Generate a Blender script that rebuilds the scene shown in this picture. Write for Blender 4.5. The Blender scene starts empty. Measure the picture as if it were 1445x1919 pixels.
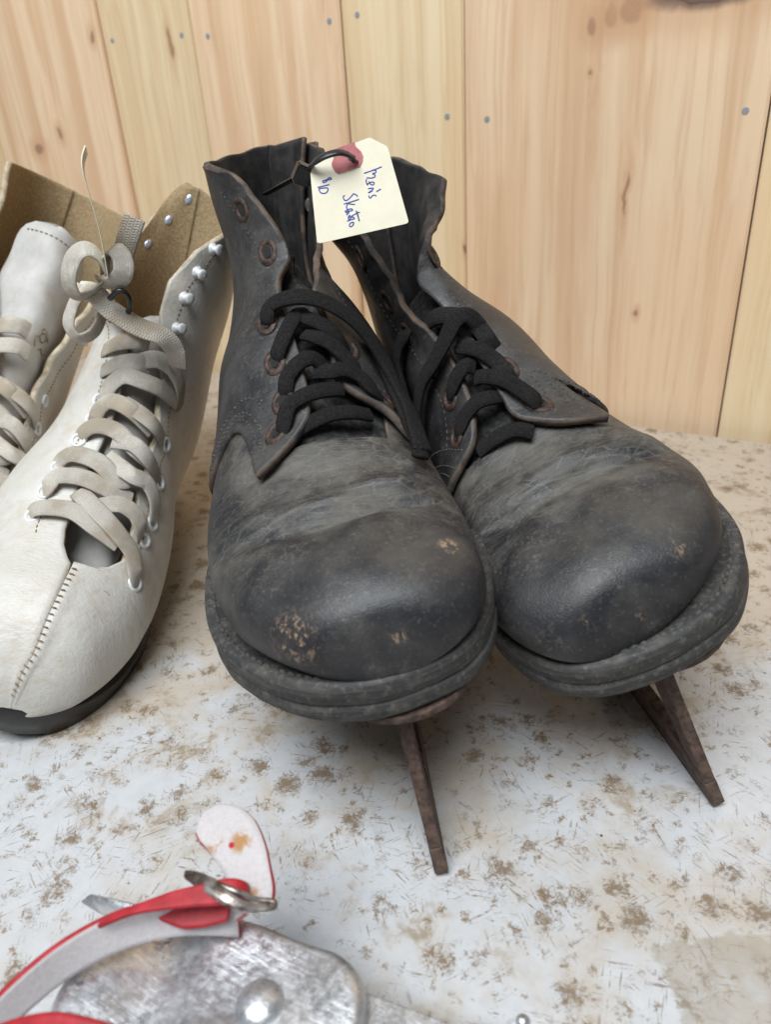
import bpy, bmesh, math, random
import numpy as np
from mathutils import Vector, Matrix
random.seed(7); np.random.seed(7)
PI = math.pi
scene = bpy.context.scene
C = scene.collection

# ------------------------------------------------------------------ camera
CAM_F, CAM_H = 1386.0, 0.23           # focal length in photo pixels, height over the table
_d = np.array([(900 - 722.5) / CAM_F, (3560 - 959.5) / CAM_F, 1.0]); _d /= np.linalg.norm(_d)
_up = -_d; _f = np.array([0, 0, 1.0]); _yw = _f - _up * (_f @ _up); _yw /= np.linalg.norm(_yw)
_xw = np.cross(_yw, _up); _xw = _xw if _xw[0] > 0 else -_xw
CR = np.stack([_xw, _yw, _up])
cam_d = bpy.data.cameras.new('camera'); cam = bpy.data.objects.new('camera', cam_d); C.objects.link(cam)
cam_d.sensor_fit = 'VERTICAL'; cam_d.sensor_height = 36.0; cam_d.lens = CAM_F / 1919 * 36.0
m = Matrix.Identity(4)
for i in range(3):
    m[i][0] = CR[i, 0]; m[i][1] = -CR[i, 1]; m[i][2] = -CR[i, 2]
m[0][3], m[1][3], m[2][3] = 0, 0, CAM_H
cam.matrix_world = m
cam_d.clip_start = 0.01; cam_d.clip_end = 50
cam_d.dof.use_dof = True; cam_d.dof.focus_distance = 0.305; cam_d.dof.aperture_fstop = 12.0
scene.camera = cam

# ------------------------------------------------------------------ light
world = bpy.data.worlds.new('World'); scene.world = world; world.use_nodes = True
bg = world.node_tree.nodes['Background']; bg.inputs[0].default_value = (0.80, 0.90, 1.0, 1); bg.inputs[1].default_value = 0.19
def area(name, loc, target, sx, sy, power, col):
    l = bpy.data.lights.new(name, 'AREA'); l.shape = 'RECTANGLE'; l.size = sx; l.size_y = sy; l.energy = power; l.color = col
    o = bpy.data.objects.new(name, l); C.objects.link(o); o.location = loc
    o.rotation_euler = (Vector(target) - Vector(loc)).to_track_quat('-Z', 'Y').to_euler()
    return o
area('doorway_light', (-0.34, -0.34, 1.55), (0.0, 0.35, 0.1), 1.2, 0.9, 43.0, (0.93, 0.97, 1.0))
scene.view_settings.view_transform = 'Standard'; scene.view_settings.look = 'None'
scene.view_settings.exposure = 0.0; scene.view_settings.gamma = 1.0
scene.view_settings.use_curve_mapping = False
scene.render.engine = 'CYCLES'
scene.cycles.use_denoising = True
scene.cycles.max_bounces = 6
scene.cycles.use_adaptive_sampling = True; scene.cycles.adaptive_threshold = 0.025

# ------------------------------------------------------------------ helpers: objects
def tag(o, label=None, cat=None, group=None, kind=None):
    if label: o['label'] = label
    if cat: o['category'] = cat
    if group: o['group'] = group
    if kind: o['kind'] = kind
    return o
def empty(name, M=None, parent=None):
    o = bpy.data.objects.new(name, None); C.objects.link(o); o.empty_display_size = 0.02
    if parent: o.parent = parent
    if M is not None: o.matrix_world = M
    return o
def mesh_obj(name, verts, faces, mats, parent=None, smooth=True, midx=None, uvs=None):
    me = bpy.data.meshes.new(name)
    me.from_pydata([tuple(map(float, v)) for v in verts], [], [tuple(map(int, f)) for f in faces])
    mats = mats if isinstance(mats, (list, tuple)) else [mats]
    for mm in mats: me.materials.append(mm)
    if midx is not None: me.polygons.foreach_set('material_index', midx)
    if smooth: me.polygons.foreach_set('use_smooth', [True] * len(me.polygons))
    if uvs is not None:
        uvl = me.uv_layers.new(name='UVMap')
        li = np.empty(len(me.loops), dtype=np.int32); me.loops.foreach_get('vertex_index', li)
        uvl.data.foreach_set('uv', np.asarray(uvs, dtype=np.float32)[li].ravel())
    me.update()
    o = bpy.data.objects.new(name, me); C.objects.link(o)
    if parent: o.parent = parent
    return o
def recalc(o):
    bm = bmesh.new(); bm.from_mesh(o.data); bmesh.ops.recalc_face_normals(bm, faces=bm.faces[:]); bm.to_mesh(o.data); bm.free()
    return o
def catmull(K, t):
    """K (n,d) knots, t array in 0..n-1 -> (len(t),d)"""
    K = np.asarray(K, float); n = len(K); t = np.clip(np.asarray(t, float), 0, n - 1 - 1e-9)
    i = np.floor(t).astype(int); u = (t - i)[..., None]
    p0 = K[np.maximum(i - 1, 0)]; p1 = K[i]; p2 = K[np.minimum(i + 1, n - 1)]; p3 = K[np.minimum(i + 2, n - 1)]
    return 0.5 * (2 * p1 + (p2 - p0) * u + (2 * p0 - 5 * p1 + 4 * p2 - p3) * u ** 2 + (3 * p1 - p0 - 3 * p2 + p3) * u ** 3)
def resample(pts, n):
    pts = np.asarray(pts, float); d = catmull(pts, np.linspace(0, len(pts) - 1, len(pts) * 24))
    L = np.concatenate([[0], np.cumsum(np.linalg.norm(np.diff(d, axis=0), axis=1))])
    q = np.linspace(0, L[-1], n)
    return np.stack([np.interp(q, L, d[:, k]) for k in range(d.shape[1])], 1), L[-1]
def unit(v): return v / np.maximum(np.linalg.norm(v, axis=-1, keepdims=True), 1e-9)
def grid_faces(nu, nv, cu=False, cv=False, off=0):
    F = []
    for i in range(nu if cu else nu - 1):
        for j in range(nv if cv else nv - 1):
            a = i * nv + j; b = i * nv + (j + 1) % nv; c = ((i + 1) % nu) * nv + (j + 1) % nv; d = ((i + 1) % nu) * nv + j
            F.append((a + off, b + off, c + off, d + off))
    return F
def slab(name, G, N, t0, t1, mats, parent, bulge=0.0006, uvs=None, close_u=False):
    """a sheet of leather: grid G (nu,nv,3) with normals N, from offset t0 (inside) to t1 (outside), rounded cut edges (material 1), inside material 2"""
    nu, nv = G.shape[:2]
    O = (G + N * t1).reshape(-1, 3); I = (G + N * t0).reshape(-1, 3)
    V = [O, I]; n = nu * nv
    F = grid_faces(nu, nv); mi = [0] * len(F)
    Fi = [tuple(reversed(f)) for f in grid_faces(nu, nv, off=n)]; F += Fi; mi += [2 if len(mats) > 2 else 0] * len(Fi)
    loop = [(0, j) for j in range(nv)] + [(i, nv - 1) for i in range(1, nu)] + [(nu - 1, j) for j in range(nv - 2, -1, -1)] + [(i, 0) for i in range(nu - 2, 0, -1)]
    ids = [i * nv + j for i, j in loop]
    mid = []
    for (i, j) in loop:
        i2 = min(max(i, 1), nu - 2); j2 = min(max(j, 1), nv - 2)
        d = unit(G[i, j] - G[i2, j2]); mid.append((O[i * nv + j] + I[i * nv + j]) / 2 + d * bulge)
    V.append(np.array(mid)); m0 = 2 * n; L = len(ids)
    for k in range(L):
        a, b = ids[k], ids[(k + 1) % L]; ma, mb = m0 + k, m0 + (k + 1) % L
        F += [(a, ma, mb, b), (ma, a + n, b + n, mb)]; mi += [1 if len(mats) > 1 else 0] * 2
    o = mesh_obj(name, np.concatenate(V), F, mats, parent, midx=mi)
    return recalc(o)
def sweep(name, pts, nrm, width, thick, mat, parent, n=80, seg=10, sq=2.6, taper=None, twist=None, caps=True):
    """a strap / lace: superelliptic section swept along pts, flat side facing nrm; uv = (metres along, around)"""
    K = np.concatenate([np.asarray(pts, float), np.asarray(nrm, float)], 1)
    R, L = resample(K, n); P = R[:, :3]; Nn = unit(R[:, 3:])
    T = unit(np.gradient(P, axis=0)); B = unit(np.cross(T, Nn)); Nn = np.cross(B, T)
    a = np.linspace(0, 2 * PI, seg, endpoint=False)
    cx = np.sign(np.cos(a)) * np.abs(np.cos(a)) ** (2 / sq); cy = np.sign(np.sin(a)) * np.abs(np.sin(a)) ** (2 / sq)
    wv = np.full(n, width / 2) if taper is None else width / 2 * np.interp(np.linspace(0, 1, n), *zip(*taper))
    V = P[:, None] + B[:, None] * (cx[None, :, None] * wv[:, None, None]) + Nn[:, None] * (cy[None, :, None] * thick / 2)
    uv = np.stack(np.broadcast_arrays(np.linspace(0, L, n)[:, None], (cx * 0.5 + 0.5)[None, :]), -1).reshape(-1, 2)
    F = grid_faces(n, seg, cv=True); V = V.reshape(-1, 3)
    if caps: F += [tuple(range(seg)), tuple(range((n - 1) * seg, n * seg))[::-1]]
    o = mesh_obj(name, V, F, mat, parent, uvs=uv)
    return recalc(o)
def tube(name, pts, r, mat, parent, n=40, seg=8):
    pts = np.asarray(pts, float); T = np.gradient(pts, axis=0); up = np.array([0.13, 0.27, 1.0])
    nr = np.cross(T, up)
    return sweep(name, pts, nr, 2 * r, 2 * r, mat, parent, n=n, seg=seg, sq=2.0)
def prism(name, poly, z0, z1, mat, parent, bev=0.0, smooth=False):
    bm = bmesh.new(); vs = [bm.verts.new((p[0], p[1], z0)) for p in poly]; f = bm.faces.new(vs)
    r = bmesh.ops.extrude_face_region(bm, geom=[f])
    for v in r['geom']:
        if isinstance(v, bmesh.types.BMVert): v.co.z = z1
    if bev: bmesh.ops.bevel(bm, geom=bm.edges[:], offset=bev, segments=2, affect='EDGES', profile=0.6)
    bmesh.ops.recalc_face_normals(bm, faces=bm.faces[:])
    me = bpy.data.meshes.new(name); bm.to_mesh(me); bm.free(); me.materials.append(mat)
    o = bpy.data.objects.new(name, me); C.objects.link(o)
    if parent: o.parent = parent
    if smooth: me.polygons.foreach_set('use_smooth', [True] * len(me.polygons))
    return o
def ring(name, c, nrm, axis, r_out, r_in, h, mat, parent, ax2=1.0, seg=20):
    """an eyelet: a rounded washer lying on the surface, elongated along axis"""
    nrm = unit(np.asarray(nrm, float)); ax = np.asarray(axis, float); ax = unit(ax - nrm * (ax @ nrm)); b = np.cross(nrm, ax)
    prof = [(r_in * 0.93, -h * 1.2), (r_in, 0.1 * h), ((r_in * 0.65 + r_out * 0.35), h), ((r_in * 0.25 + r_out * 0.75), 0.9 * h), (r_out, -0.1 * h)]
    V = []; 
    for k in range(seg):
        a = 2 * PI * k / seg
        for r, z in prof: V.append(c + ax * (r * ax2 * math.cos(a)) + b * (r * math.sin(a)) + nrm * z)
    return recalc(mesh_obj(name, V, grid_faces(seg, len(prof), cu=True), mat, parent))

# ------------------------------------------------------------------ helpers: materials
class NT:
    def __init__(s, name):
        s.m = bpy.data.materials.new(name); s.m.use_nodes = True; s.t = s.m.node_tree; s.n = s.t.nodes
        s.b = s.n['Principled BSDF']; s.out = s.n['Material Output']; s._co = None
    def new(s, ty, **kw):
        x = s.n.new(ty)
        for k, v in kw.items(): setattr(x, k, v)
        return x
    def put(s, sock, v):
        if v is None: return
        if isinstance(v, bpy.types.NodeSocket): s.t.links.new(v, sock)
        elif isinstance(v, (tuple, list)) and len(v) == 3 and sock.type == 'RGBA': sock.default_value = (*v, 1)
        else: sock.default_value = v
    def co(s, kind='Object'):
        if s._co is None: s._co = s.new('ShaderNodeTexCoord')
        return s._co.outputs[kind]
    def map(s, vec, scale=(1, 1, 1), rot=(0, 0, 0), loc=(0, 0, 0)):
        x = s.new('ShaderNodeMapping'); s.put(x.inputs[0], vec); x.inputs[1].default_value = loc; x.inputs[2].default_value = rot; x.inputs[3].default_value = scale
        return x.outputs[0]
    def rmap(s, vec, rot, scale, loc=(0, 0, 0)):
        return s.map(s.map(vec, (1, 1, 1), rot), scale, (0, 0, 0), loc)
    def noise(s, vec, scale, detail=4, rough=0.55, dist=0.0, col=False):
        x = s.new('ShaderNodeTexNoise'); s.put(x.inputs['Vector'], vec); x.inputs['Scale'].default_value = scale
        x.inputs['Detail'].default_value = detail; x.inputs['Roughness'].default_value = rough; x.inputs['Distortion'].default_value = dist
        return x.outputs['Color' if col else 'Fac']
    def voro(s, vec, scale, feature='F1', out='Distance', rand=1.0):
        x = s.new('ShaderNodeTexVoronoi', feature=feature); s.put(x.inputs['Vector'], vec); x.inputs['Scale'].default_value = scale
        x.inputs['Randomness'].default_value = rand
        return x.outputs[out]
    def wave(s, vec, scale, dist=0, detail=2, dscale=1, dirn='X', ty='BANDS', prof='SIN'):
        x = s.new('ShaderNodeTexWave', wave_type=ty, wave_profile=prof)
        if ty == 'BANDS': x.bands_direction = dirn
        else: x.rings_direction = dirn
        s.put(x.inputs['Vector'], vec); x.inputs['Scale'].default_value = scale; x.inputs['Distortion'].default_value = dist
        x.inputs['Detail'].default_value = detail; x.inputs['Detail Scale'].default_value = dscale
        return x.outputs['Fac']
    def ramp(s, fac, a, b, lo=0.0, hi=1.0, smooth=True):
        x = s.new('ShaderNodeMapRange'); x.interpolation_type = 'SMOOTHSTEP' if smooth else 'LINEAR'
        s.put(x.inputs[0], fac); x.inputs[1].default_value = a; x.inputs[2].default_value = b; x.inputs[3].default_value = lo; x.inputs[4].default_value = hi
        return x.outputs[0]
    def math(s, op, a, b=None, c=None):
        x = s.new('ShaderNodeMath', operation=op); s.put(x.inputs[0], a); s.put(x.inputs[1], b)
        if c is not None: s.put(x.inputs[2], c)
        return x.outputs[0]
    def mix(s, fac, a, b, mode='MIX'):
        x = s.new('ShaderNodeMix', data_type='RGBA', blend_type=mode); s.put(x.inputs[0], fac); s.put(x.inputs[6], a); s.put(x.inputs[7], b)
        return x.outputs[2]
    def sep(s, vec):
        x = s.new('ShaderNodeSeparateXYZ'); s.put(x.inputs[0], vec); return x.outputs
    def comb(s, x_, y_, z_=0.0):
        x = s.new('ShaderNodeCombineXYZ'); s.put(x.inputs[0], x_); s.put(x.inputs[1], y_); s.put(x.inputs[2], z_); return x.outputs[0]
    def blob(s, vec, c, r0, r1):
        x = s.new('ShaderNodeVectorMath', operation='DISTANCE'); s.put(x.inputs[0], vec); x.inputs[1].default_value = c
        return s.ramp(x.outputs['Value'], r0, r1, 1.0, 0.0)
    def bump(s, h, strength=0.5, dist=0.001, prev=None):
        x = s.new('ShaderNodeBump'); x.inputs['Strength'].default_value = strength; x.inputs['Distance'].default_value = dist
        s.put(x.inputs['Height'], h)
        if prev is not None: s.put(x.inputs['Normal'], prev)
        return x.outputs[0]
    def done(s, col, rough=0.5, normal=None, metal=0.0, spec=0.5, **kw):
        s.put(s.b.inputs['Base Color'], col); s.put(s.b.inputs['Roughness'], rough); s.put(s.b.inputs['Metallic'], metal)
        s.put(s.b.inputs['Specular IOR Level'], spec)
        if normal is not None: s.put(s.b.inputs['Normal'], normal)
        for k, v in kw.items(): s.put(s.b.inputs[k], v)
        return s.m

# ------------------------------------------------------------------ setting: table and plank wall
def mat_table():
    k = NT('table_paint'); P = k.co('Object')
    big = k.noise(P, 7, 4, 0.6); mid = k.noise(P, 32, 4, 0.65, 0.3); fine = k.noise(P, 160, 3, 0.6)
    # dirt that sits in small ragged blots
    warp = k.mix(0.012, P, k.noise(P, 130, 4, 0.7, col=True))
    cell = k.voro(warp, 78, 'F1', 'Distance'); cellv = k.voro(warp, 78, 'F1', 'Color')
    cr = k.sep(cellv)
    rad = k.math('MULTIPLY', k.ramp(cr[0], 0.30, 1.0, 0.0, 1.0, False), 0.30)
    ragged = k.math('ADD', cell, k.math('MULTIPLY', k.math('SUBTRACT', k.noise(P, 330, 5, 0.85, 1.2), 0.5), 1.7))
    blot = k.ramp(k.math('SUBTRACT', ragged, rad), -0.14, 0.24, 1.0, 0.0)
    rag2 = k.math('ADD', k.voro(k.map(warp, (1, 1, 1), (0, 0, .7), (3.3, 1.7, 0)), 150), k.math('MULTIPLY', k.math('SUBTRACT', k.noise(P, 620, 4, 0.8, 1.0), 0.5), 1.4))
    sm2 = k.math('MULTIPLY', k.ramp(rag2, 0.02, 0.32, 1.0, 0.0), k.ramp(k.noise(P, 20, 4, 0.65), 0.30, 0.50))
    # short scratches in many directions, gathered in tufts
    brk = k.ramp(k.noise(P, 420, 3, 0.7), 0.38, 0.56)
    tot = None; blotty = k.ramp(ragged, 0.18, 0.50, 1.0, 0.0)
    for i, (ang, sc, seed) in enumerate(((0.25, 1.0, 0.0), (0.85, 1.2, 3.1), (1.35, 0.9, 7.7), (1.95, 1.15, 5.2), (2.75, 1.05, 9.4))):
        v = k.rmap(P, (0, 0, ang), (75 * sc, 820 * sc, 75), (seed, seed * 1.7, 0))
        st = k.ramp(k.noise(v, 1.0, 2, 0.5, 0.5), 0.60, 0.68)
        msk = k.ramp(k.math('ADD', k.noise(k.map(P, (1, 1, 1), (0, 0, 0), (seed * 2, seed, 0)), 36, 3, 0.6), k.math('MULTIPLY', blotty, 0.10)), 0.50, 0.63)
        st = k.math('MULTIPLY', k.math('MULTIPLY', st, msk), brk)
        tot = st if tot is None else k.math('MAXIMUM', tot, st)
    far = k.ramp(k.sep(P)[1], 0.20, 0.36, 0.0, 0.40, False)  # tan builds towards the far edge: dust plus the wall's warm reflection, painted in
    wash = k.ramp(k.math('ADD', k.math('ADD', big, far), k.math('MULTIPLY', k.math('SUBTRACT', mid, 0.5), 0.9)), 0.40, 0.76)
    smear = k.math('MULTIPLY', k.ramp(mid, 0.52, 0.60), k.ramp(k.noise(P, 11, 3, 0.6), 0.46, 0.60))
    smear = k.math('MULTIPLY', smear, k.ramp(k.noise(P, 240, 3, 0.7), 0.36, 0.56))
    white = k.mix(fine, (0.46, 0.47, 0.485), (0.585, 0.59, 0.60))
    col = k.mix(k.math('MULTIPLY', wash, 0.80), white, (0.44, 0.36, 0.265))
    col = k.mix(k.math('MULTIPLY', smear, 0.80), col, (0.27, 0.205, 0.13))
    col = k.mix(k.math('MULTIPLY', blot, 0.90), col, (0.185, 0.125, 0.068))
    col = k.mix(k.math('MULTIPLY', sm2, 0.88), col, (0.205, 0.138, 0.076))
    col = k.mix(k.math('MULTIPLY', tot, 0.72), col, (0.175, 0.118, 0.065))
    speck = k.ramp(k.voro(P, 95), 0.035, 0.065, 1.0, 0.0); speck = k.math('MULTIPLY', speck, k.ramp(k.noise(P, 20, 2), 0.55, 0.6))
    col = k.mix(speck, col, (0.05, 0.04, 0.035))
    # where a label was peeled off: a dusty rectangle
    xyz = k.sep(P)
    jag = k.math('MULTIPLY', k.math('SUBTRACT', k.noise(P, 90, 4, 0.75), 0.5), 0.016)
    rx = k.ramp(k.math('ADD', xyz[0], jag), 0.0725, 0.0745); ry = k.ramp(k.math('ADD', xyz[1], jag), 0.1365, 0.1385, 1.0, 0.0)
    lab = k.math('MULTIPLY', rx, ry)
    col = k.mix(k.math('MULTIPLY', k.math('MULTIPLY', lab, k.ramp(k.noise(P, 70, 4, 0.7), 0.30, 0.55, 0.55, 1.0)), 0.62), col, k.mix(k.noise(P, 60, 4, 0.7), (0.20, 0.165, 0.12), (0.44, 0.38, 0.29)))
    dirt = k.math('MAXIMUM', blot, tot)
    nrm = k.bump(k.math('ADD', k.math('MULTIPLY', dirt, 0.5), k.math('MULTIPLY', mid, 0.4)), 0.35, 0.0006)
    return k.done(col, k.ramp(k.math('ADD', dirt, k.math('MULTIPLY', wash, 0.6)), 0.0, 1.0, 0.34, 0.65), nrm, spec=0.45)
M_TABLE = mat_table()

# far edge of the table, measured: runs from left-far to right-near; the plank wall stands just behind it
E0 = np.array([-0.181, 0.7855]); E1 = np.array([0.289, 0.500])
ed = (E1 - E0) / np.linalg.norm(E1 - E0); en = np.array([-ed[1], ed[0]]); en = en if en[1] > 0 else -en
WALL_ANG = math.atan2(ed[1], ed[0])
def table():
    a = E0 - ed * 0.9; b = E1 + ed * 0.75
    poly = [tuple(a), tuple(b), (b[0] - en[0] * 1.6, b[1] - en[1] * 1.6), (a[0] - en[0] * 1.6, a[1] - en[1] * 1.6)]
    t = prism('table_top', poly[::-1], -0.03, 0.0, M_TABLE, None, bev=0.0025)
    tag(t, kind='structure')
    t['label'] = 'white painted table top with brown scratches and dirt'
    return t
table()

def mat_plank(name, base, dark, seed, knots=()):
    k = NT(name); P = k.co('Object'); q = k.map(P, (1, 1, 1), (0, 0, 0), (seed * 1.37, seed * 0.71, seed * 0.53))
    wob = k.mix(0.03, q, k.noise(k.map(q, (3, 3, 1.2)), 2.5, 3, 0.5, col=True))
    g = k.noise(k.map(wob, (46, 46, 1.6)), 1.0, 5, 0.6, 0.3)
    g2 = k.noise(k.map(wob, (210, 210, 3)), 1.0, 3, 0.6)
    blot = k.noise(k.map(q, (6, 6, 2.2)), 1.0, 4, 0.6)
    col = k.mix(k.ramp(g, 0.36, 0.66), base, dark)
    col = k.mix(k.math('MULTIPLY', k.ramp(g2, 0.48, 0.70), 0.38), col, (dark[0] * .8, dark[1] * .72, dark[2] * .6))
    col = k.mix(k.math('MULTIPLY', k.ramp(blot, 0.45, 0.75), 0.45), col, (base[0] * 1.02, base[1] * .86, base[2] * .72))
    sm = k.ramp(k.noise(k.map(q, (30, 30, 9)), 1.0, 4, 0.7), 0.66, 0.78); col = k.mix(k.math('MULTIPLY', sm, 0.18), col, (0.25, 0.17, 0.10))
    for (u0, z0, r0, rz0, big) in knots:
        w_ = k.mix(0.012, P, k.noise(P, 40, 3, 0.6, col=True)); v = k.map(w_, (1 / r0, 0.0, 1 / rz0), (0, 0, 0), (-(u0 + .006) / r0, 0, -(z0 + .006) / rz0))
        x = k.new('ShaderNodeVectorMath', operation='LENGTH'); k.put(x.inputs[0], v); d_ = x.outputs['Value']
        halo = k.ramp(d_, 0.9, 3.2, 0.5, 0.0); col = k.mix(halo, col, (dark[0] * .86, dark[1] * .74, dark[2] * .66))
        core = k.ramp(d_, 0.55, 1.12, 1.0, 0.0); col = k.mix(k.math('MULTIPLY', core, 0.9), col, k.mix(k.wave(k.map(v, (1, 1, 1)), 1.6, 1.5, 2, 1, 'Y', 'RINGS'), (0.07, 0.045, 0.045) if big else (0.30, 0.165, 0.105), (0.13, 0.075, 0.06) if big else (0.40, 0.24, 0.155)))
    return k.done(col, 0.62, k.bump(g2, 0.12, 0.0008), spec=0.25)
PINK, PINKD = (0.80, 0.605, 0.41), (0.67, 0.445, 0.275)
CREAM, CREAMD = (0.80, 0.645, 0.425), (0.70, 0.52, 0.315)
M_NAIL = NT('nail_steel').done((0.30, 0.31, 0.34), 0.5, metal=0.2)
wall = empty('plank_wall'); tag(wall, 'pale pine plank wall behind the table', None, None, 'structure')
WP = E0 + en * 0.012     # a point of the wall face
def wall_pt(px, py):
    """point of the wall face seen at photo pixel -> (distance along wall, height)"""
    r = CR @ np.array([(px - 722.5) / CAM_F, (py - 959.5) / CAM_F, 1.0]); n3 = np.array([en[0], en[1], 0]); o = np.array([0, 0, CAM_H])
    t = ((np.array([*WP, 0]) - o) @ n3) / (r @ n3); p = o + r * t
    return float((p[:2] - WP) @ ed), float(p[2])
wall.matrix_world = Matrix.Translation((WP[0], WP[1], 0)) @ Matrix.Rotation(WALL_ANG, 4, 'Z')
bounds = [wall_pt(175, 0)[0], wall_pt(350, 0)[0], wall_pt(635, 0)[0], wall_pt(868, 0)[0], wall_pt(1440, 220)[0]]
pw = bounds[4] - bounds[3]
left = [bounds[0] - pw * 0.9, bounds[0] - pw * 1.35, bounds[0] - pw * 2.2]
right = [bounds[4] + pw * 0.42, bounds[4] + pw * 1.4]
bb = left[::-1] + bounds + right
planks = []
KN = [(*wall_pt(px, py), r, rz, r > .02) for px, py, r, rz in ((1135, 38, .0055, .0085), (1171, 26, .0075, .0085), (1093, 64, .0035, .0065), (1300, -8, .038, .012), (77, 284, .007, .006), (116, 257, .0035, .006), (318, 88, .0026, .014), (175, 76, .003, .005), (1180, 590, .0016, .003), (1090, 150, .0014, .002), (860, 470, .0012, .004), (1160, 370, .0016, .016))]
for i in range(len(bb) - 1):
    x0, x1 = bb[i], bb[i + 1]; cream = (i % 2 == 1)
    jit = random.uniform(0.95, 1.04)
    base = tuple(c * jit for c in (CREAM if cream else PINK)); dark = tuple(c * jit for c in (CREAMD if cream else PINKD))
    mt = mat_plank('pine_%d' % i, base, dark, i * 2.3 + 1.1, [q for q in KN if x0 <= q[0] < x1])
    bm = bmesh.new(); bmesh.ops.create_cube(bm, size=1.0)
    d = 0.0012 if cream else 0.0
    for v in bm.verts:
        v.co.x = x0 + 0.0007 if v.co.x < 0 else x1 - 0.0007
        v.co.y = d if v.co.y < 0 else 0.018
        v.co.z = -0.35 if v.co.z < 0 else 0.95
    bmesh.ops.bevel(bm, geom=bm.edges[:], offset=0.0012, segments=2, affect='EDGES')
    me = bpy.data.meshes.new('plank'); bm.to_mesh(me); bm.free(); me.materials.append(mt)
    o = bpy.data.objects.new('plank', me); C.objects.link(o); o.parent = wall; planks.append((x0, x1, d, o))
def on_plank(px, py):
    u, z = wall_pt(px, py)
    for x0, x1, d, o in planks:
        if x0 <= u < x1: return u, z, d, o
    return u, z, 0, planks[0][3]
def disc(name, px, py, r, rz, mat, hgt):
    u, z, d, o = on_plank(px, py); n = 14
    V = [(0, -hgt, 0)] + [(math.cos(2 * PI * a / n) * r * 0.8, -hgt, math.sin(2 * PI * a / n) * rz * 0.8) for a in range(n)] + \
        [(math.cos(2 * PI * a / n) * r, 0.0004, math.sin(2 * PI * a / n) * rz) for a in range(n)]
    F = [(0, 1 + a, 1 + (a + 1) % n) for a in range(n)] + [(1 + a, 1 + n + a, 1 + n + (a + 1) % n, 1 + (a + 1) % n) for a in range(n)]
    q = recalc(mesh_obj(name, V, F, mat, o, smooth=False)); q.location = (u, d, z); return q
for px, py in ((617, 40), (668, 28), (208, 76), (338, 66), (389, 68), (837, 219), (913, 224), (1398, 208)): disc('nail_head', px, py, 0.0026, 0.0026, M_NAIL, 0.0003)

# ------------------------------------------------------------------ the shape of a boot: a surface P(i, th); i runs toe -> collar, th = 0 instep ridge, +th image right, pi = sole / heel back
class Last:
    # Ty  Tz  By  Bz  xL  xR ridge vm   k    eb   (mm)
    def __init__(s, tab, mirror=1, bend=(0, 0), crease=None):
        s.K = np.array(tab, float); s.K[:, :7] *= 0.001; s.mx = mirror; s.bend = bend; s.crease = crease; s.n = len(tab)
    def raw(s, i, th):
        i = np.asarray(i, float); th = np.asarray(th, float); i, th = np.broadcast_arrays(i, th)
        th = (th + PI) % (2 * PI) - PI
        if s.mx < 0: th = -th
        q = catmull(s.K, i); Ty, Tz, By, Bz, xL, xR, rg, vm, kk, eb = [q[..., a] for a in range(10)]
        v = (1 - np.cos(th)) / 2
        u1 = np.clip((vm - v) / vm, 0, 1); u2 = np.clip((v - vm) / np.maximum(1 - vm, 1e-3), 0, 1)
        g = np.where(v < vm, np.sqrt(np.maximum(1 - u1 ** 2, 0)) * (1 + kk * u1 ** 2 * (1 - u1 ** 2)), np.sqrt(np.maximum(1 - u2 ** eb, 0)))
        cx = (xL + xR) / 2 + rg * (1 - v); wl = (cx - xL); wr = (xR - cx)
        x = cx + np.where(th >= 0, wr, -wl) * g
        y = Ty + (By - Ty) * v; z = Tz + (Bz - Tz) * v
        x = x * s.mx
        h = np.maximum(0, (z - 0.06) / 0.12)
        x = x + s.bend[0] * h ** 1.4; y = y + s.bend[1] * h ** 1.4
        return np.stack([x, y, z], -1)
    def base(s, i, th):
        p = s.raw(i, th); e = 1e-2
        i = np.asarray(i, float)
        i0 = np.clip(i - e, 0.02, s.n - 1.03); i1 = i0 + 2 * e
        du = s.raw(i1, th) - s.raw(i0, th)
        dv = s.raw(np.clip(i, 0.03, s.n - 1), np.asarray(th) + e) - s.raw(np.clip(i, 0.03, s.n - 1), np.asarray(th) - e)
        return p, unit(np.cross(dv, du))
    def P(s, i, th, off=0.0, creased=True):
        p, n = s.base(i, th)
        if s.crease is not None and creased: p = p + n * s.crease(p, np.asarray(th) * np.ones(np.shape(p)[:-1]))[..., None]
        return p + n * np.asarray(off)[..., None], n

# ------------------------------------------------------------------ numbers of the two black boots
TB = [  # Ty Tz By Bz ridge vm k eb
 (8.0, 16, 8.0, 14, 0, .62, .15, 3.5), (8.7, 24, 8.7, 14, 0, .62, .15, 3.5), (10.4, 30.5, 10.4, 14, 0, .62, .18, 3.5), (13.6, 36.5, 13.6, 14, 0, .61, .22, 3.5),
 (19., 40.5, 19., 14, 0, .60, .24, 3.5), (27., 43.5, 27, 14, 0, .60, .26, 3.5), (38., 45.3, 38, 14, 1, .60, .26, 3.5), (50., 45.8, 50, 14, 2, .62, .22, 3.5),
 (62., 46.0, 62, 14, 3, .65, .20, 3.5), (76., 49.3, 77, 14, 4, .68, .14, 3.5), (92., 56, 99, 14, 5, .70, .0, 3.5), (108., 65, 130, 14, 5, .70, -.1, 3.5),
 (125., 78, 172, 14, 4, .68, -.1, 3.2), (143., 92, 222, 14, 3, .62, -.05, 2.8), (157., 103, 264, 17, 1, .56, .0, 2.4), (165., 113, 286, 42, 0, .52, .05, 2.2),
 (171., 124, 290, 70, 0, .50, .1, 2.1), (177., 136, 288, 100, 0, .50, .1, 2.1), (183., 148, 286, 130, 0, .50, .1, 2.1), (187., 157, 286, 160, 0, .50, .1, 2.1)]
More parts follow.
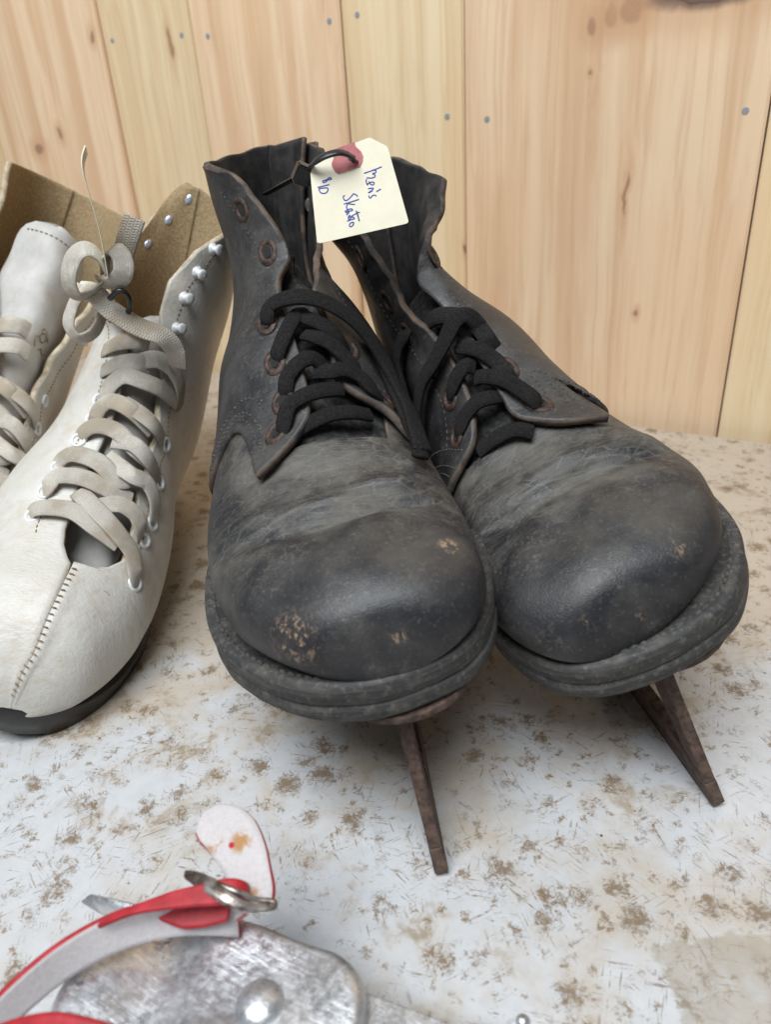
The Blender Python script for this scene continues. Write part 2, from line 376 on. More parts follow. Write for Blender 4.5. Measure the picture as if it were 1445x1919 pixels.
def boot_tab(out, shaft):
    """out: rows y, xL, xR of the upper where it meets the welt (mm); shaft: xL, xR, ridge of the last six sections"""
    o = np.array(out, float); R = []
    for j, (Ty, Tz, By, Bz, rg, vm, k, eb) in enumerate(TB):
        y = Ty * .35 + By * .65; m = j - (len(TB) - len(shaft))
        xl, xr, rg = (np.interp(y, o[:, 0], o[:, 1]), np.interp(y, o[:, 0], o[:, 2]), rg) if m < 0 else shaft[m]
        R.append([Ty, Tz, By, Bz, xl, xr, rg, vm, k, eb])
    return R
OUT_A = [(8.0, -2, 4), (9.0, -10, 13), (11.3, -18, 21), (15, -25.5, 27.5), (19.5, -31, 31.5), (26.5, -38, 35), (37.5, -46.5, 37), (50, -52, 37.5), (63, -56, 38), (78, -59, 37), (98, -61, 35), (125, -60, 32), (155, -57, 29), (200, -53, 27), (245, -48, 26)]
SH_A = [(-46, 21, 3), (-41, 8, 9), (-38, 2, 13), (-37, 2, 13.5), (-39, 6, 12), (-41, 12, 10)]
OUT_B = [(8.0, -18, -10), (9.0, -27, 0), (11.3, -33, 9), (15, -37.5, 18), (19.5, -40.5, 25), (26.5, -44, 32.5), (37.5, -47, 39.5), (50, -48, 44.5), (63, -48, 47), (78, -47, 45.5), (98, -45, 41), (125, -41, 36), (155, -36, 31), (200, -32, 25), (245, -32, 20)]
SH_B = [(-31, 12, 8), (-29, 3, 9.5), (-27, 3, 8), (-25, 12, 4), (-29, 24, 1), (-34, 33, 0)]
BEND_A = (0.012, 0.0); BEND_B = (-0.008, 0.0)

LACE_A = {'a_top': [(13.08, -0.25, -1.5), (13.19, -0.22, 2.5), (13.36, -0.15, 4), (13.3, -0.03, 6.5), (13.19, 0.13, 8), (13.03, 0.3, 8), (12.75, 0.5, 8), (12.42, 0.72, 7), (11.99, 0.93, 6), (11.44, 1.07, 5), (11.0, 1.1, 5), (10.23, 1.03, 5), (9.63, 1.0, 4)], 'a_dangle': [(12.64, 0.83, 3), (12.15, 0.98, 3), (11.44, 1.05, 3), (10.67, 1.05, 3), (9.9, 1.02, 3), (9.52, 0.98, 2)], 'a_2': [(12.26, -0.2, -1.5), (12.32, -0.17, 2), (12.53, -0.1, 3), (12.81, -0.01, 3.5), (13.03, 0.06, 2), (13.14, 0.17, -1)], 'a_3': [(13.03, 0.08, 1), (12.81, 0.18, 3.5), (12.64, 0.3, 4), (12.42, 0.43, 3.5), (12.37, 0.58, -1)], 'a_3b': [(12.64, 0.11, 0), (12.42, 0.22, 3.5), (12.26, 0.34, 4), (11.99, 0.46, 4), (11.77, 0.58, 3), (11.77, 0.74, -1)], 'a_4': [(11.49, -0.18, -1.5), (11.6, -0.15, 2), (11.77, -0.1, 3.5), (11.93, 0.01, 4.5), (11.99, 0.13, 4), (11.93, 0.23, 1)], 'a_5': [(11.77, 0.15, 1), (11.66, 0.27, 4), (11.66, 0.41, 5), (11.55, 0.57, 4.5), (11.33, 0.7, 3.5), (11.33, 0.93, -1)], 'a_6': [(10.67, -0.29, -1.5), (10.78, -0.23, 2), (11.11, -0.15, 3.5), (11.22, -0.01, 4.5), (11.27, 0.17, 4), (11.33, 0.37, 2)], 'a_7': [(10.73, -0.13, -3), (10.73, 0.03, 0), (10.78, 0.22, 1), (10.78, 0.43, 1), (10.84, 0.65, -1)]}
LACE_B = {'b_top': [(12.42, 0.03, -1), (12.59, 0.03, 4), (12.75, -0.03, 8), (12.75, -0.13, 9), (12.59, -0.3, 7), (12.42, -0.55, 6), (12.32, -0.81, 6), (12.1, -1.05, 6), (11.88, -1.23, 5)], 'b_top2': [(13.41, -0.36, 0), (13.25, -0.23, 2.5), (13.03, -0.11, 3.5), (12.81, -0.04, 4), (12.53, 0.03, 3), (12.26, 0.04, 2), (12.1, 0.08, -1)], 'b_2': [(12.48, -0.27, 1), (12.26, -0.18, 4), (12.04, -0.1, 4.5), (11.71, -0.04, 4), (11.38, -0.03, 3.5), (11.22, 0.01, -1)], 'b_3': [(11.82, -0.74, -1.5), (11.82, -0.6, 2), (11.93, -0.44, 3.5), (11.99, -0.32, 3.5), (11.93, -0.25, 1)], 'b_4': [(11.71, -0.3, 1), (11.55, -0.2, 4), (11.27, -0.08, 5), (10.95, -0.01, 4.5), (10.56, 0.06, 3.5), (10.45, 0.11, -1.5)], 'b_5': [(11.0, -0.84, -1.5), (11.0, -0.72, 2), (11.11, -0.57, 3.5), (11.16, -0.41, 4.5), (11.11, -0.29, 4), (11.11, -0.18, 0)], 'b_6': [(13.79, -0.65, -1.5), (13.63, -0.69, 2.5), (13.52, -0.86, 4), (13.25, -1.03, 5), (12.81, -1.17, 5), (12.37, -1.28, 5), (11.93, -1.4, 4)], 'b_7': [(10.4, -0.67, -3), (10.29, -0.43, -0.5), (10.18, -0.23, 0), (9.96, -0.1, -2)]}
FRAME_A = [[0.00044, 0.16327, 0.06716], [[0.985282, -0.069756, -0.156053], [0.068898, 0.997564, -0.010912], [0.156434, -0.0, 0.987688]]]
FRAME_B = [[0.093, 0.18079, 0.0643], [[0.933878, -0.156434, -0.32156], [0.147912, 0.987688, -0.05093], [0.325568, -0.0, 0.945519]]]

# ------------------------------------------------------------------ materials of the black boots
def mat_leather(name, base=(0.0125, 0.013, 0.0165), dust=(0.118, 0.108, 0.092), amount=0.80, scuffs=(), rough=0.47, flex=True):
    k = NT(name); P = k.co('Object')
    n1 = k.noise(P, 38, 5, 0.62, 0.4); n2 = k.noise(P, 150, 4, 0.65); n3 = k.noise(P, 900, 3, 0.6); n0 = k.noise(P, 14, 3, 0.5)
    d = k.ramp(k.math('ADD', k.math('MULTIPLY', n1, 0.75), k.math('MULTIPLY', n2, 0.25)), 0.36, 0.68)
    d = k.math('MULTIPLY', d, k.ramp(n0, 0.30, 0.62, 0.35, 1.0))
    if flex:                                   # leather worn pale where the foot bends, still dark over the toe
        y = k.sep(P)[1]; fx = k.math('MULTIPLY', k.ramp(y, 0.036, 0.066), k.ramp(y, 0.110, 0.135, 1.0, 0.0))
        d = k.math('MULTIPLY', d, k.ramp(fx, 0.0, 1.0, 0.62, 1.2))
    col = k.mix(k.math('MULTIPLY', d, amount), base, dust)
    col = k.mix(k.math('MULTIPLY', k.ramp(k.noise(P, 27, 4, 0.6, 0.6), 0.52, 0.70), 0.30), col, (0.026, 0.028, 0.036))
    col = k.mix(k.math('MULTIPLY', k.ramp(n3, 0.56, 0.74), 0.32), col, (0.15, 0.14, 0.12))
    gr = k.math('MULTIPLY', k.ramp(k.noise(P, 520, 5, 0.75), 0.50, 0.66), k.ramp(k.noise(P, 52, 4, 0.65), 0.42, 0.66)); col = k.mix(k.math('MULTIPLY', gr, 0.45), col, (0.16, 0.145, 0.118))
    scr = k.ramp(k.noise(k.rmap(P, (0.3, 0.2, 0.9), (60, 900, 300)), 1.0, 2, 0.5), 0.68, 0.73)
    scr = k.math('MULTIPLY', scr, k.ramp(k.noise(P, 45, 2), 0.50, 0.62)); col = k.mix(k.math('MULTIPLY', scr, 0.35), col, (0.20, 0.17, 0.13))
    for c, r in scuffs:
        b = k.blob(P, c, r * 0.25, r); b = k.math('MULTIPLY', b, k.ramp(k.noise(k.map(P, (1.4, 1, 1)), 330, 5, 0.75, 0.8), 0.53, 0.585))
        col = k.mix(k.math('MULTIPLY', b, 0.9), col, (0.33, 0.22, 0.14))
    if flex:                                   # fine cracks across the bend
        ck = k.voro(k.mix(0.02, k.map(P, (70, 380, 160)), k.noise(P, 90, 3, col=True)), 1.0, 'DISTANCE_TO_EDGE'); ck = k.math('MULTIPLY', k.ramp(ck, 0.0, 0.06, 1.0, 0.0), fx); col = k.mix(k.math('MULTIPLY', ck, 0.35), col, (0.16, 0.145, 0.12))
    sp = k.ramp(k.voro(P, 210), 0.045, 0.075, 1.0, 0.0); sp = k.math('MULTIPLY', sp, k.ramp(k.noise(P, 30, 2), 0.52, 0.6))
    col = k.mix(k.math('MULTIPLY', sp, 0.6), col, (0.32, 0.28, 0.22))
    grain = k.voro(P, 1500, 'F1'); wr = k.noise(k.map(P, (60, 420, 200)), 1.0, 4, 0.6)
    if flex: wr = k.math('MULTIPLY', wr, k.ramp(fx, 0.0, 1.0, 0.35, 2.2))
    nrm = k.bump(k.math('ADD', k.math('MULTIPLY', n2, 0.45), k.math('ADD', k.math('MULTIPLY', wr, 0.7), k.math('MULTIPLY', grain, 0.14))), 0.48, 0.0008)
    return k.done(col, k.ramp(d, 0.0, 1.0, rough, rough + 0.2), nrm, spec=0.5)
def mat_simple(name, a, b, scale, rough, bump=0.3, dist=0.0005, metal=0.0, detail=4, spec=0.4, stretch=(1, 1, 1)):
    k = NT(name); P = k.map(k.co('Object'), stretch); n = k.noise(P, scale, detail, 0.65)
    return k.done(k.mix(k.ramp(n, 0.32, 0.70), a, b), rough, k.bump(n, bump, dist), metal=metal, spec=spec)
def mat_lace(name, a, b, stain=None, ribs=520.0):
    k = NT(name); uv = k.sep(k.co('UV')); P = k.co('Object')
    along = k.math('MULTIPLY', uv[0], ribs * 2 * PI); across = k.math('MULTIPLY', uv[1], 7 * PI)
    wv = k.math('MULTIPLY', k.math('SINE', k.math('ADD', along, k.math('MULTIPLY', k.math('SINE', across), 1.6))), 0.5)
    w2 = k.math('ABSOLUTE', k.math('SINE', across))
    h = k.math('ADD', k.math('MULTIPLY', wv, 0.6), k.math('MULTIPLY', w2, 0.35))
    n = k.noise(P, 900, 3, 0.7); n2 = k.noise(P, 45, 4, 0.6)
    col = k.mix(k.ramp(k.math('ADD', k.math('MULTIPLY', h, 0.35), k.math('MULTIPLY', n, 0.6)), 0.15, 0.75), a, b)
    if stain: col = k.mix(k.math('MULTIPLY', k.ramp(n2, 0.42, 0.66), 0.75), col, stain)
    nrm = k.bump(k.math('ADD', h, k.math('MULTIPLY', n, 0.8)), 0.6, 0.0005)
    return k.done(col, 0.95, nrm, spec=0.12)
M_EDGE = mat_simple('cut_leather_edge', (0.022, 0.022, 0.025), (0.150, 0.105, 0.075), 75, 0.85, 0.7, 0.001)
M_INNER = mat_simple('boot_lining', (0.010, 0.0095, 0.0095), (0.042, 0.038, 0.036), 90, 0.8, 0.4)
M_TONGUE = mat_simple('tongue_felt', (0.012, 0.012, 0.013), (0.050, 0.048, 0.046), 420, 0.95, 0.8, 0.001)
M_BLACKLACE = mat_lace('black_lace', (0.008, 0.008, 0.0085), (0.048, 0.045, 0.045), None, 800.0)
M_THREAD = mat_simple('dark_thread', (0.030, 0.029, 0.028), (0.10, 0.093, 0.082), 500, 0.8)
M_RUST = mat_simple('rusty_iron', (0.040, 0.026, 0.020), (0.135, 0.088, 0.068), 240, 0.72, 0.8, 0.0008, metal=0.15, detail=6)
M_EYELET = mat_simple('rusted_eyelet', (0.022, 0.015, 0.012), (0.090, 0.052, 0.038), 500, 0.6, 0.5, 0.0004, metal=0.2)
def mat_sole():
    k = NT('sole_edge'); P = k.co('Object'); z = k.sep(P)[2]
    st = k.noise(k.map(P, (18, 18, 420)), 1.0, 5, 0.7); n = k.noise(P, 130, 5, 0.65); n2 = k.noise(P, 25, 3)
    col = k.mix(k.ramp(st, 0.40, 0.72), (0.030, 0.030, 0.031), (0.095, 0.090, 0.082))
    col = k.mix(k.math('MULTIPLY', k.ramp(n, 0.46, 0.74), 0.5), col, (0.15, 0.138, 0.115))
    col = k.mix(k.math('MULTIPLY', k.ramp(n2, 0.5, 0.7), 0.25), col, (0.045, 0.05, 0.062))
    f = k.noise(P, 480, 4, 0.75); col = k.mix(k.math('MULTIPLY', k.ramp(f, 0.50, 0.68), 0.55), col, (0.165, 0.148, 0.122))
    sc = k.ramp(k.noise(k.map(P, (90, 90, 900)), 1.0, 3, 0.7), 0.60, 0.70); col = k.mix(k.math('MULTIPLY', sc, 0.5), col, (0.014, 0.014, 0.015))
    return k.done(col, 0.66, k.bump(k.math('ADD', k.math('ADD', st, n), k.math('MULTIPLY', f, 0.8)), 0.5, 0.0007), spec=0.4)
M_SOLE = mat_sole()

# ------------------------------------------------------------------ the black boots
def curve_it(pts, n):
    r, _ = resample(np.array(pts, float), n); return r
def coons(front, bottom, collar, back, nu, nv):
    """patch in (i, th): u from front edge to back seam, v from collar to bottom"""
    F = curve_it(front, nv); Bk = curve_it(back, nv); T = curve_it(collar, nu); Bt = curve_it(bottom, nu)
    u = np.linspace(0, 1, nu)[:, None, None]; v = np.linspace(0, 1, nv)[None, :, None]
    S = (1 - u) * F[None] + u * Bk[None] + (1 - v) * T[:, None] + v * Bt[:, None]
    S = S - ((1 - u) * (1 - v) * F[0] + (1 - u) * v * F[-1] + u * (1 - v) * Bk[0] + u * v * Bk[-1])
    return S, u[..., 0] * np.ones((1, nv)), v[..., 0] * np.ones((nu, 1))
def stitches(name, L, path, off, step, mat, parent, w=0.00042, fill=0.62, creased=True):
    """a row of stitches: tiny beads of thread, one mesh"""
    q = curve_it(path, 160); p, n = L.P(q[:, 0], q[:, 1], off, creased)
    return bead_row(name, p, n, step, mat, parent, w, fill)
def bead_row(name, p, n, step, mat, parent, w=0.00042, fill=0.62, cross=False):
    d = np.concatenate([[0], np.cumsum(np.linalg.norm(np.diff(p, axis=0), axis=1))]); m_ = max(2, int(d[-1] / step))
    V = []; F = []
    for j in range(m_):
        a = (j + 0.1) / m_ * d[-1]; b = a + step * fill
        A = np.array([np.interp(a, d, p[:, c]) for c in range(3)]); Bp = np.array([np.interp(b, d, p[:, c]) for c in range(3)])
        N_ = unit(np.array([np.interp(a, d, n[:, c]) for c in range(3)])); t = unit(Bp - A); s_ = np.cross(N_, t)
        if cross:
            hl = np.linalg.norm(Bp - A) / 2; mid = (A + Bp) / 2; A = mid - s_ * cross; Bp = mid + s_ * cross; t, s_ = s_, t
        o = len(V)
        V += [A - s_ * w - N_ * w, A + s_ * w - N_ * w, A + s_ * w * .6 + N_ * w * .5, A - s_ * w * .6 + N_ * w * .5,
              Bp - s_ * w - N_ * w, Bp + s_ * w - N_ * w, Bp + s_ * w * .6 + N_ * w * .5, Bp - s_ * w * .6 + N_ * w * .5]
        M_ = (A + Bp) / 2 + N_ * w * 1.3; V += [M_ - s_ * w * .8, M_ + s_ * w * .8]
        F += [(o, o + 1, o + 2, o + 3), (o + 5, o + 4, o + 7, o + 6), (o + 3, o + 2, o + 9, o + 8), (o + 8, o + 9, o + 6, o + 7), (o + 1, o + 5, o + 6, o + 9, o + 2), (o + 4, o, o + 3, o + 8, o + 7)]
    o = mesh_obj(name, V, F, mat, parent); return o
def loft_outline(name, outline, rings, mats, parent, n=160, z_fn=None, midx=None):
    """closed plan outline (mm) stacked into rings of (z, inset); top and bottom filled"""
    q = np.array(outline, float) * 0.001; q = np.concatenate([q, q[:1]]); c = q.mean(0)
    ext = np.concatenate([q[-4:-1], q, q[1:4]]); r, _ = resample(ext, n * 2)
    # keep exactly one turn
    d = np.linalg.norm(r - q[0], axis=1); h = len(r) // 3; a = np.argmin(d[:h + 20]); b = len(r) - 1 - np.argmin(d[::-1][:h + 20]); r, _ = resample(r[a:b + 1:3], n + 1); r = r[:-1]
    t = unit(np.roll(r, -1, 0) - np.roll(r, 1, 0)); nn = np.stack([t[:, 1], -t[:, 0]], 1)
    if ((r - c) * nn).sum() < 0: nn = -nn
    V = []
    for z, ins in rings:
        p = r - nn * ins
        zz = np.full(n, z) if z_fn is None else z_fn(p, z)
        V.append(np.concatenate([p, zz[:, None]], 1))
    V = np.concatenate(V); F = grid_faces(len(rings), n, cv=True)
    F += [tuple(range(n)), tuple(range((len(rings) - 1) * n, len(rings) * n))]
    return recalc(mesh_obj(name, V, F, mats, parent)), r, nn

def frame_matrix(fr, dz=0.0):
    O, M_ = fr; mm = Matrix.Identity(4)
    for a in range(3):
        for b in range(3): mm[a][b] = M_[a][b]
        mm[a][3] = O[a]
    mm[2][3] += dz
    return mm

def black_boot(S):
    L = Last(boot_tab(S['out'], S['shaft']), 1, S['bend'], S['crease'])
    root = empty('leather_skate', frame_matrix(S['frame'], 0.0008)); tag(root, S['label'], 'ice skate', 'pair of old black leather skates')
    ML = mat_leather('black_leather_' + S['id'], scuffs=S['scuffs']); MQ = mat_leather('quarter_leather_' + S['id'], (0.017, 0.0165, 0.018), (0.080, 0.076, 0.072), 0.62, rough=0.44, flex=False)
    thc = S['thc']
    # vamp: the toe and its wings under the quarters
    nu, nv = 150, 220; th = np.linspace(-PI, PI, nv); t = np.concatenate([np.linspace(0, 0.30, 50)[:-1] , np.linspace(0.30, 1, nu - 49)])
    dth = np.abs(th - thc); imax = 12.6 - 2.3 * np.clip((0.95 - dth) / 0.35, 0, 1) ** 0.8
    I = 0.03 + t[:, None] * (imax[None] - 0.03)
    G, N = L.P(I, np.broadcast_to(th, I.shape))
    slab('vamp', G, N, -0.0018, 0.0, [ML, M_EDGE, M_INNER], root)
    # tongue
    i = np.linspace(9.6, S['tongue_top'], 60)[:, None] * np.ones((1, 24)); tt = thc + np.linspace(-0.9, 0.9, 24)[None] * np.ones((60, 1))
    G, N = L.P(i, tt); G = G - N * (0.0032 + 0.010 * np.clip((i[..., None] - 13.5) / 4, 0, 1)) + N * (0.0012 * np.sin(i * 3.1 + tt * 5))[..., None]
    slab('tongue', G, N, -0.0012, 0.0, [M_TONGUE], root)
    # quarters
    for nm, e in (('L', S['qL']), ('R', S['qR'])):
        sg = -1 if nm == 'L' else 1
        front = e['front']; bottom = [front[-1]] + e['bottom'] + [(13.3, sg * 2.75), (14.1, sg * PI)]
        f0 = front[0]; bk_ = (S['itop'], sg * PI); lerp = lambda a: (f0[0] + (bk_[0] - f0[0]) * a, f0[1] + (bk_[1] - f0[1]) * a)
        collar = [f0, lerp(.33), lerp(.67), bk_]
        back = [bk_, (17.3, sg * PI), (15.8, sg * PI), (14.1, sg * PI)]
        St, u, v = coons(front, bottom, collar, back, 80, 130)
        G, N = L.P(St[..., 0], St[..., 1], creased=False)
        hgt = np.clip((St[..., 0] - 12.8) / 6.2, 0, 1)
        fl = np.clip(1 - u / e.get('fw', 0.42), 0, 1) ** 2
        wob = (0.0014 * np.sin(St[..., 0] * 2.3 + e['ph']) + 0.0003 * np.sin(St[..., 0] * 9.1 + 2 * e['ph'])) * np.clip(1 - u / 0.16, 0, 1) * np.clip((St[..., 0] - 10.2), 0, 1)
        G = G + N * (e['flare'] * fl * hgt ** 1.2 + wob + 0.0016 * np.clip(1 - u / 0.1, 0, 1) * (1 - hgt))[..., None]
        G = G + N * (0.0011 * np.sin(St[..., 0] * 1.7 + St[..., 1] * 3.0 + e['ph']) * np.clip(u * 3, 0, 1) * np.clip((1 - v) * 4, 0, 1) - 0.0010 * np.clip((v - 0.85) / 0.15, 0, 1) * np.clip(u * 6, 0, 1))[..., None]
        G[..., 2] += (e.get('dz', 0) * np.clip(1 - v / 0.25, 0, 1) ** 1.5 * np.clip(1 - u / 0.4, 0, 1)) + 0.0004 * np.sin(u * 23 + e['ph'])  * np.clip(1 - v / 0.06, 0, 1)
        N = unit(np.cross(np.gradient(G, axis=0), np.gradient(G, axis=1))); ref = L.P(St[..., 0], St[..., 1])[1]
        N = N * np.sign((N * ref).sum(-1))[..., None]
        slab('quarter', G, N, 0.0002, 0.0032, [MQ, M_EDGE, M_INNER], root, bulge=0.00015)
        # eyelets on this quarter: find the nearest grid point
        for (ei, et) in e['eyelets']:
            k = np.argmin(((St[..., 0] - ei) / 6) ** 2 + (St[..., 1] - et) ** 2); a, b = np.unravel_index(k, u.shape)
            a = max(a, 1); b = min(max(b, 2), u.shape[1] - 3); c = G[a, b] + N[a, b] * 0.0035
            ax = G[a, b + 2] - G[a, b - 2]
            ring('eyelet', c, N[a, b], ax, 0.0048, 0.0024, 0.0006, M_EYELET, root, ax2=1.3)
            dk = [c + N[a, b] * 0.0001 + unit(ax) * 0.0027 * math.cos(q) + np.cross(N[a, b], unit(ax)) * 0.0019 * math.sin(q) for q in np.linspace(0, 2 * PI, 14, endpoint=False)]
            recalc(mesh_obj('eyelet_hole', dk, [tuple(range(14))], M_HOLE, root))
        # stitch rows along the opening and along the lower seam
        def row(name, du, v0, v1, step=0.0024):
            jj = np.linspace(v0, v1, 90) * (u.shape[1] - 1); ii = np.full(90, du * (u.shape[0] - 1))
            a0 = np.floor(ii).astype(int); b0 = np.minimum(np.floor(jj).astype(int), u.shape[1] - 2); f = (jj - b0)[:, None]
            p = G[a0, b0] * (1 - f) + G[a0, b0 + 1] * f; n = N[a0, b0]
            bead_row(name, p + n * 0.0031, n, step, M_THREAD, root, 0.0003)
        row('edge_stitching', 0.16, 0.12, 0.93, 0.003)
        for dv in (0.982, 0.962, 0.935):
            ii = np.linspace(0.03, 0.55, 80) * (u.shape[0] - 1); a0 = np.floor(ii).astype(int); b0 = int(dv * (u.shape[1] - 1)); f = (ii - a0)[:, None]
            p = G[a0, b0] * (1 - f) + G[np.minimum(a0 + 1, u.shape[0] - 1), b0] * f; n = N[a0, b0]
            bead_row('seam_stitching', p + n * 0.0031, n, 0.0024, M_THREAD, root, 0.00042)
    # back strap with pull tab
    i = np.linspace(15.2, S['itop'] - 0.08, 40); tt = S['tab'] + np.linspace(-0.42, 0.42, 16)
    G, N = L.P(i[:, None] * np.ones((1, 16)), tt[None] * np.ones((40, 1))); G = G + np.array([0, 0, 1]) * (np.clip((i - S['itop'] + .8) / 0.8, 0, 1) ** 1.5 * 0.0006)[:, None, None]
    slab('back_strap', G, N, -0.0034, -0.0008, [M_INNER, M_EDGE, M_INNER], root)
    slab('back_strap', G - np.array([0, 0, 0.0015]), N, 0.0032, 0.0050, [MQ, M_EDGE, MQ], root)
    # sole
    rings = [(0.0, 0.003), (0.0006, 0.0012), (0.0018, 0.0003), (0.0045, 0.0), (0.0068, 0.0003), (0.0074, 0.0011), (0.0080, 0.0004), (0.0105, 0.0002), (0.0138, 0.0001), (0.0150, 0.0005), (0.0157, 0.0018), (0.0154, 0.0045), (0.0148, 0.0065), (0.0150, 0.012)]
    def zf(p, z): return z + 0.0003 * np.sin(p[:, 0] * 110 + p[:, 1] * 90)
    so, r, nn = loft_outline('sole', S['sole'], rings, M_SOLE, root, n=240, z_fn=zf)
    pz = np.concatenate([r - nn * 0.0042, np.full((len(r), 1), 0.0158)], 1); sel = r[:, 1] < 0.17
    k0 = np.argmin(np.where(sel, 1, 0)); pz = np.roll(pz, -k0, 0); sel = np.roll(sel, -k0); pz = pz[sel]
    bead_row('welt_stitching', pz - [0, 0, 0.0004], np.tile([0, 0, 1.0], (len(pz), 1)), 0.0034, M_THREAD, so, 0.0006, 0.8)
    # blade: toe plate, heel plate, runner with its slanting front strut and rear strut
    b = empty('blade', parent=root); b.matrix_parent_inverse = Matrix.Identity(4)
    for nm, poly in (('toe_plate', [(S['px'] + 0.024 * math.cos(a) * (1 if math.sin(a) < 0 else .8), 0.0310 + 0.0245 * math.sin(a)) for a in np.linspace(0, 2 * PI, 28, endpoint=False)]),
                     ('heel_plate', [(0.022 * math.cos(a), 0.245 + 0.028 * math.sin(a)) for a in np.linspace(0, 2 * PI, 28, endpoint=False)])):
        prism(nm, poly, -0.0030, -0.0002, M_RUST, b, bev=0.0007)
    T2 = 0.0024
    def side(nm, poly, t=T2, bev=0.0007):
        o = prism(nm, [(p[0] * 0.001, p[1] * 0.001) for p in poly], -t, t, M_RUST, b, bev=bev)
        for v_ in o.data.vertices: y, z, x = v_.co; v_.co = (x, y, z)
        return recalc(o)
    side('runner', [(0.0, -66.5), (1.5, -68), (12, -68), (150, -68), (296, -68), (300, -60), (296, -51), (150, -50), (34, -50.5), (15.5, -50.5), (3.0, -58.0)])
    side('front_strut', [(3.2, -57.6), (15.3, -50.9), (20, -43), (27, -28), (33, -10), (34, -3.1), (20, -3.1), (15, -20), (9, -39)], t=T2 - 0.0002)
    side('rear_strut', [(232, -49.9), (250, -49.9), (254, -28), (258, -3.1), (226, -3.1), (230, -28)], t=T2 - 0.0002)
    # laces
    lc = empty('lace', parent=root)
    for k, pts in S['lace'].items():
        a = np.array(pts, float); p, n = L.P(a[:, 0], a[:, 1], a[:, 2] * 0.001 + 0.0030, creased=False)
        ex = S['lace_ext'].get(k)
        if ex:
            p = np.concatenate([p, np.array(ex[0]) * 0.001]); n = np.concatenate([n, np.array(ex[1], float)])
        sweep('lace_strand', p, n, 0.0070 * (1.12 if 'top' in k else 1.0), 0.0030, M_BLACKLACE, lc, n=90, seg=14, sq=2.4)
    return root, L
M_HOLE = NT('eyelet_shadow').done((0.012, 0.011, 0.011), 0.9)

def crease_A(p, th):
    x, y = p[..., 0] * 1000, p[..., 1] * 1000
    mk = np.clip(1.45 - np.abs(th), 0, 0.8) / 0.8 * np.clip((y - 22) / 12, 0, 1) * np.clip((112 - y) / 14, 0, 1)
    yc = 58 + 0.0035 * (x + 8) ** 2 + 1.6 * np.sin(x * 0.11)
    d = -3.3 * np.exp(-((y - yc) / 3.6) ** 2) * (0.75 + 0.25 * np.sin(x * 0.09 + 1)) + 2.3 * np.exp(-((y - yc - 11) / 5.0) ** 2) + 1.1 * np.exp(-((y - yc + 11) / 7) ** 2)
    d += -1.4 * np.exp(-((y - 84 - 0.004 * (x - 6) ** 2 - 2 * np.sin(x * .15)) / 3.6) ** 2) + 1.8 * np.exp(-(((x - 17) / 13) ** 2 + ((y - 73) / 6) ** 2)) - 1.3 * np.exp(-(((x - 13) / 14) ** 2 + ((y - 66 + .1 * x) / 2.6) ** 2))
    d += 0.35 * np.sin(y * 1.25 + 0.9 * np.sin(x * .1)) * np.exp(-((y - yc - 4) / 10) ** 2)
    d += 0.5 * np.sin(x * 0.21 + 1.0) * np.sin(y * 0.17 + 0.4)
    z = p[..., 2] * 1000; toe = np.clip((70 - y) / 20, 0, 1) * np.clip((z - 18) / 10, 0, 1)
    return d * mk * 0.001 + 0.0006 * toe * (np.sin(x * 0.16 + y * 0.05 + 0.7) * np.sin(y * 0.14 - z * 0.08) + 0.7 * np.sin(x * 0.09 - z * 0.17 + 2.0))
def crease_B(p, th):
    x, y = -p[..., 0] * 1000, p[..., 1] * 1000
    mk = np.clip(1.45 - np.abs(th), 0, 0.8) / 0.8 * np.clip((y - 22) / 12, 0, 1) * np.clip((115 - y) / 14, 0, 1)
    yc = 63 + 0.0030 * (x - 4) ** 2 + 1.3 * np.sin(x * 0.13 + 2)
    d = -2.9 * np.exp(-((y - yc) / 3.8) ** 2) + 2.1 * np.exp(-((y - yc - 10) / 5.5) ** 2) + 1.0 * np.exp(-((y - yc + 12) / 8) ** 2)
    d += -1.6 * np.exp(-((y - 88 - 0.004 * x ** 2) / 5) ** 2) * (0.6 + 0.4 * np.sin(x * .12))
    d += 0.3 * np.sin(y * 1.2 + 0.9 * np.sin(x * .1)) * np.exp(-((y - yc - 5) / 9) ** 2) + 0.5 * np.sin(x * 0.19 + 2.0) * np.sin(y * 0.16 + 1.4)
    z = p[..., 2] * 1000; toe = np.clip((70 - y) / 20, 0, 1) * np.clip((z - 18) / 10, 0, 1)
    return d * mk * 0.001 + 0.0006 * toe * (np.sin(x * 0.16 + y * 0.05 + 0.7) * np.sin(y * 0.14 - z * 0.08) + 0.7 * np.sin(x * 0.09 - z * 0.17 + 2.0))
SOLE_A = [(-5, 6.6), (8, 7.6), (22, 12.5), (31, 20.5), (37, 31), (41, 46), (43.5, 64), (43, 84), (40.5, 110), (36, 140), (33, 175), (32, 210), (32, 245), (27, 272), (10, 289), (-10, 293), (-32, 289), (-48, 272), (-54, 245), (-57, 210), (-61, 172), (-65, 135), (-66.5, 108), (-66, 84), (-62.5, 62), (-56.5, 45), (-48.5, 33), (-40.5, 24), (-29.5, 15), (-18.5, 9.9)]
SOLE_B = [(-20, 5.0), (-7, 3.2), (6, 4.0), (23.5, 9.6), (37, 22.5), (45, 36), (49.5, 52), (51.5, 72), (51, 96), (48, 125), (44, 155), (40, 190), (38, 225), (35, 260), (26, 282), (6, 293), (-10, 292), (-28, 280), (-36, 258), (-38, 225), (-39, 190), (-42, 155), (-46, 125), (-50, 98), (-51.5, 75), (-50.5, 56), (-48, 39), (-44, 26.5), (-37.5, 15.5), (-29, 8.4)]
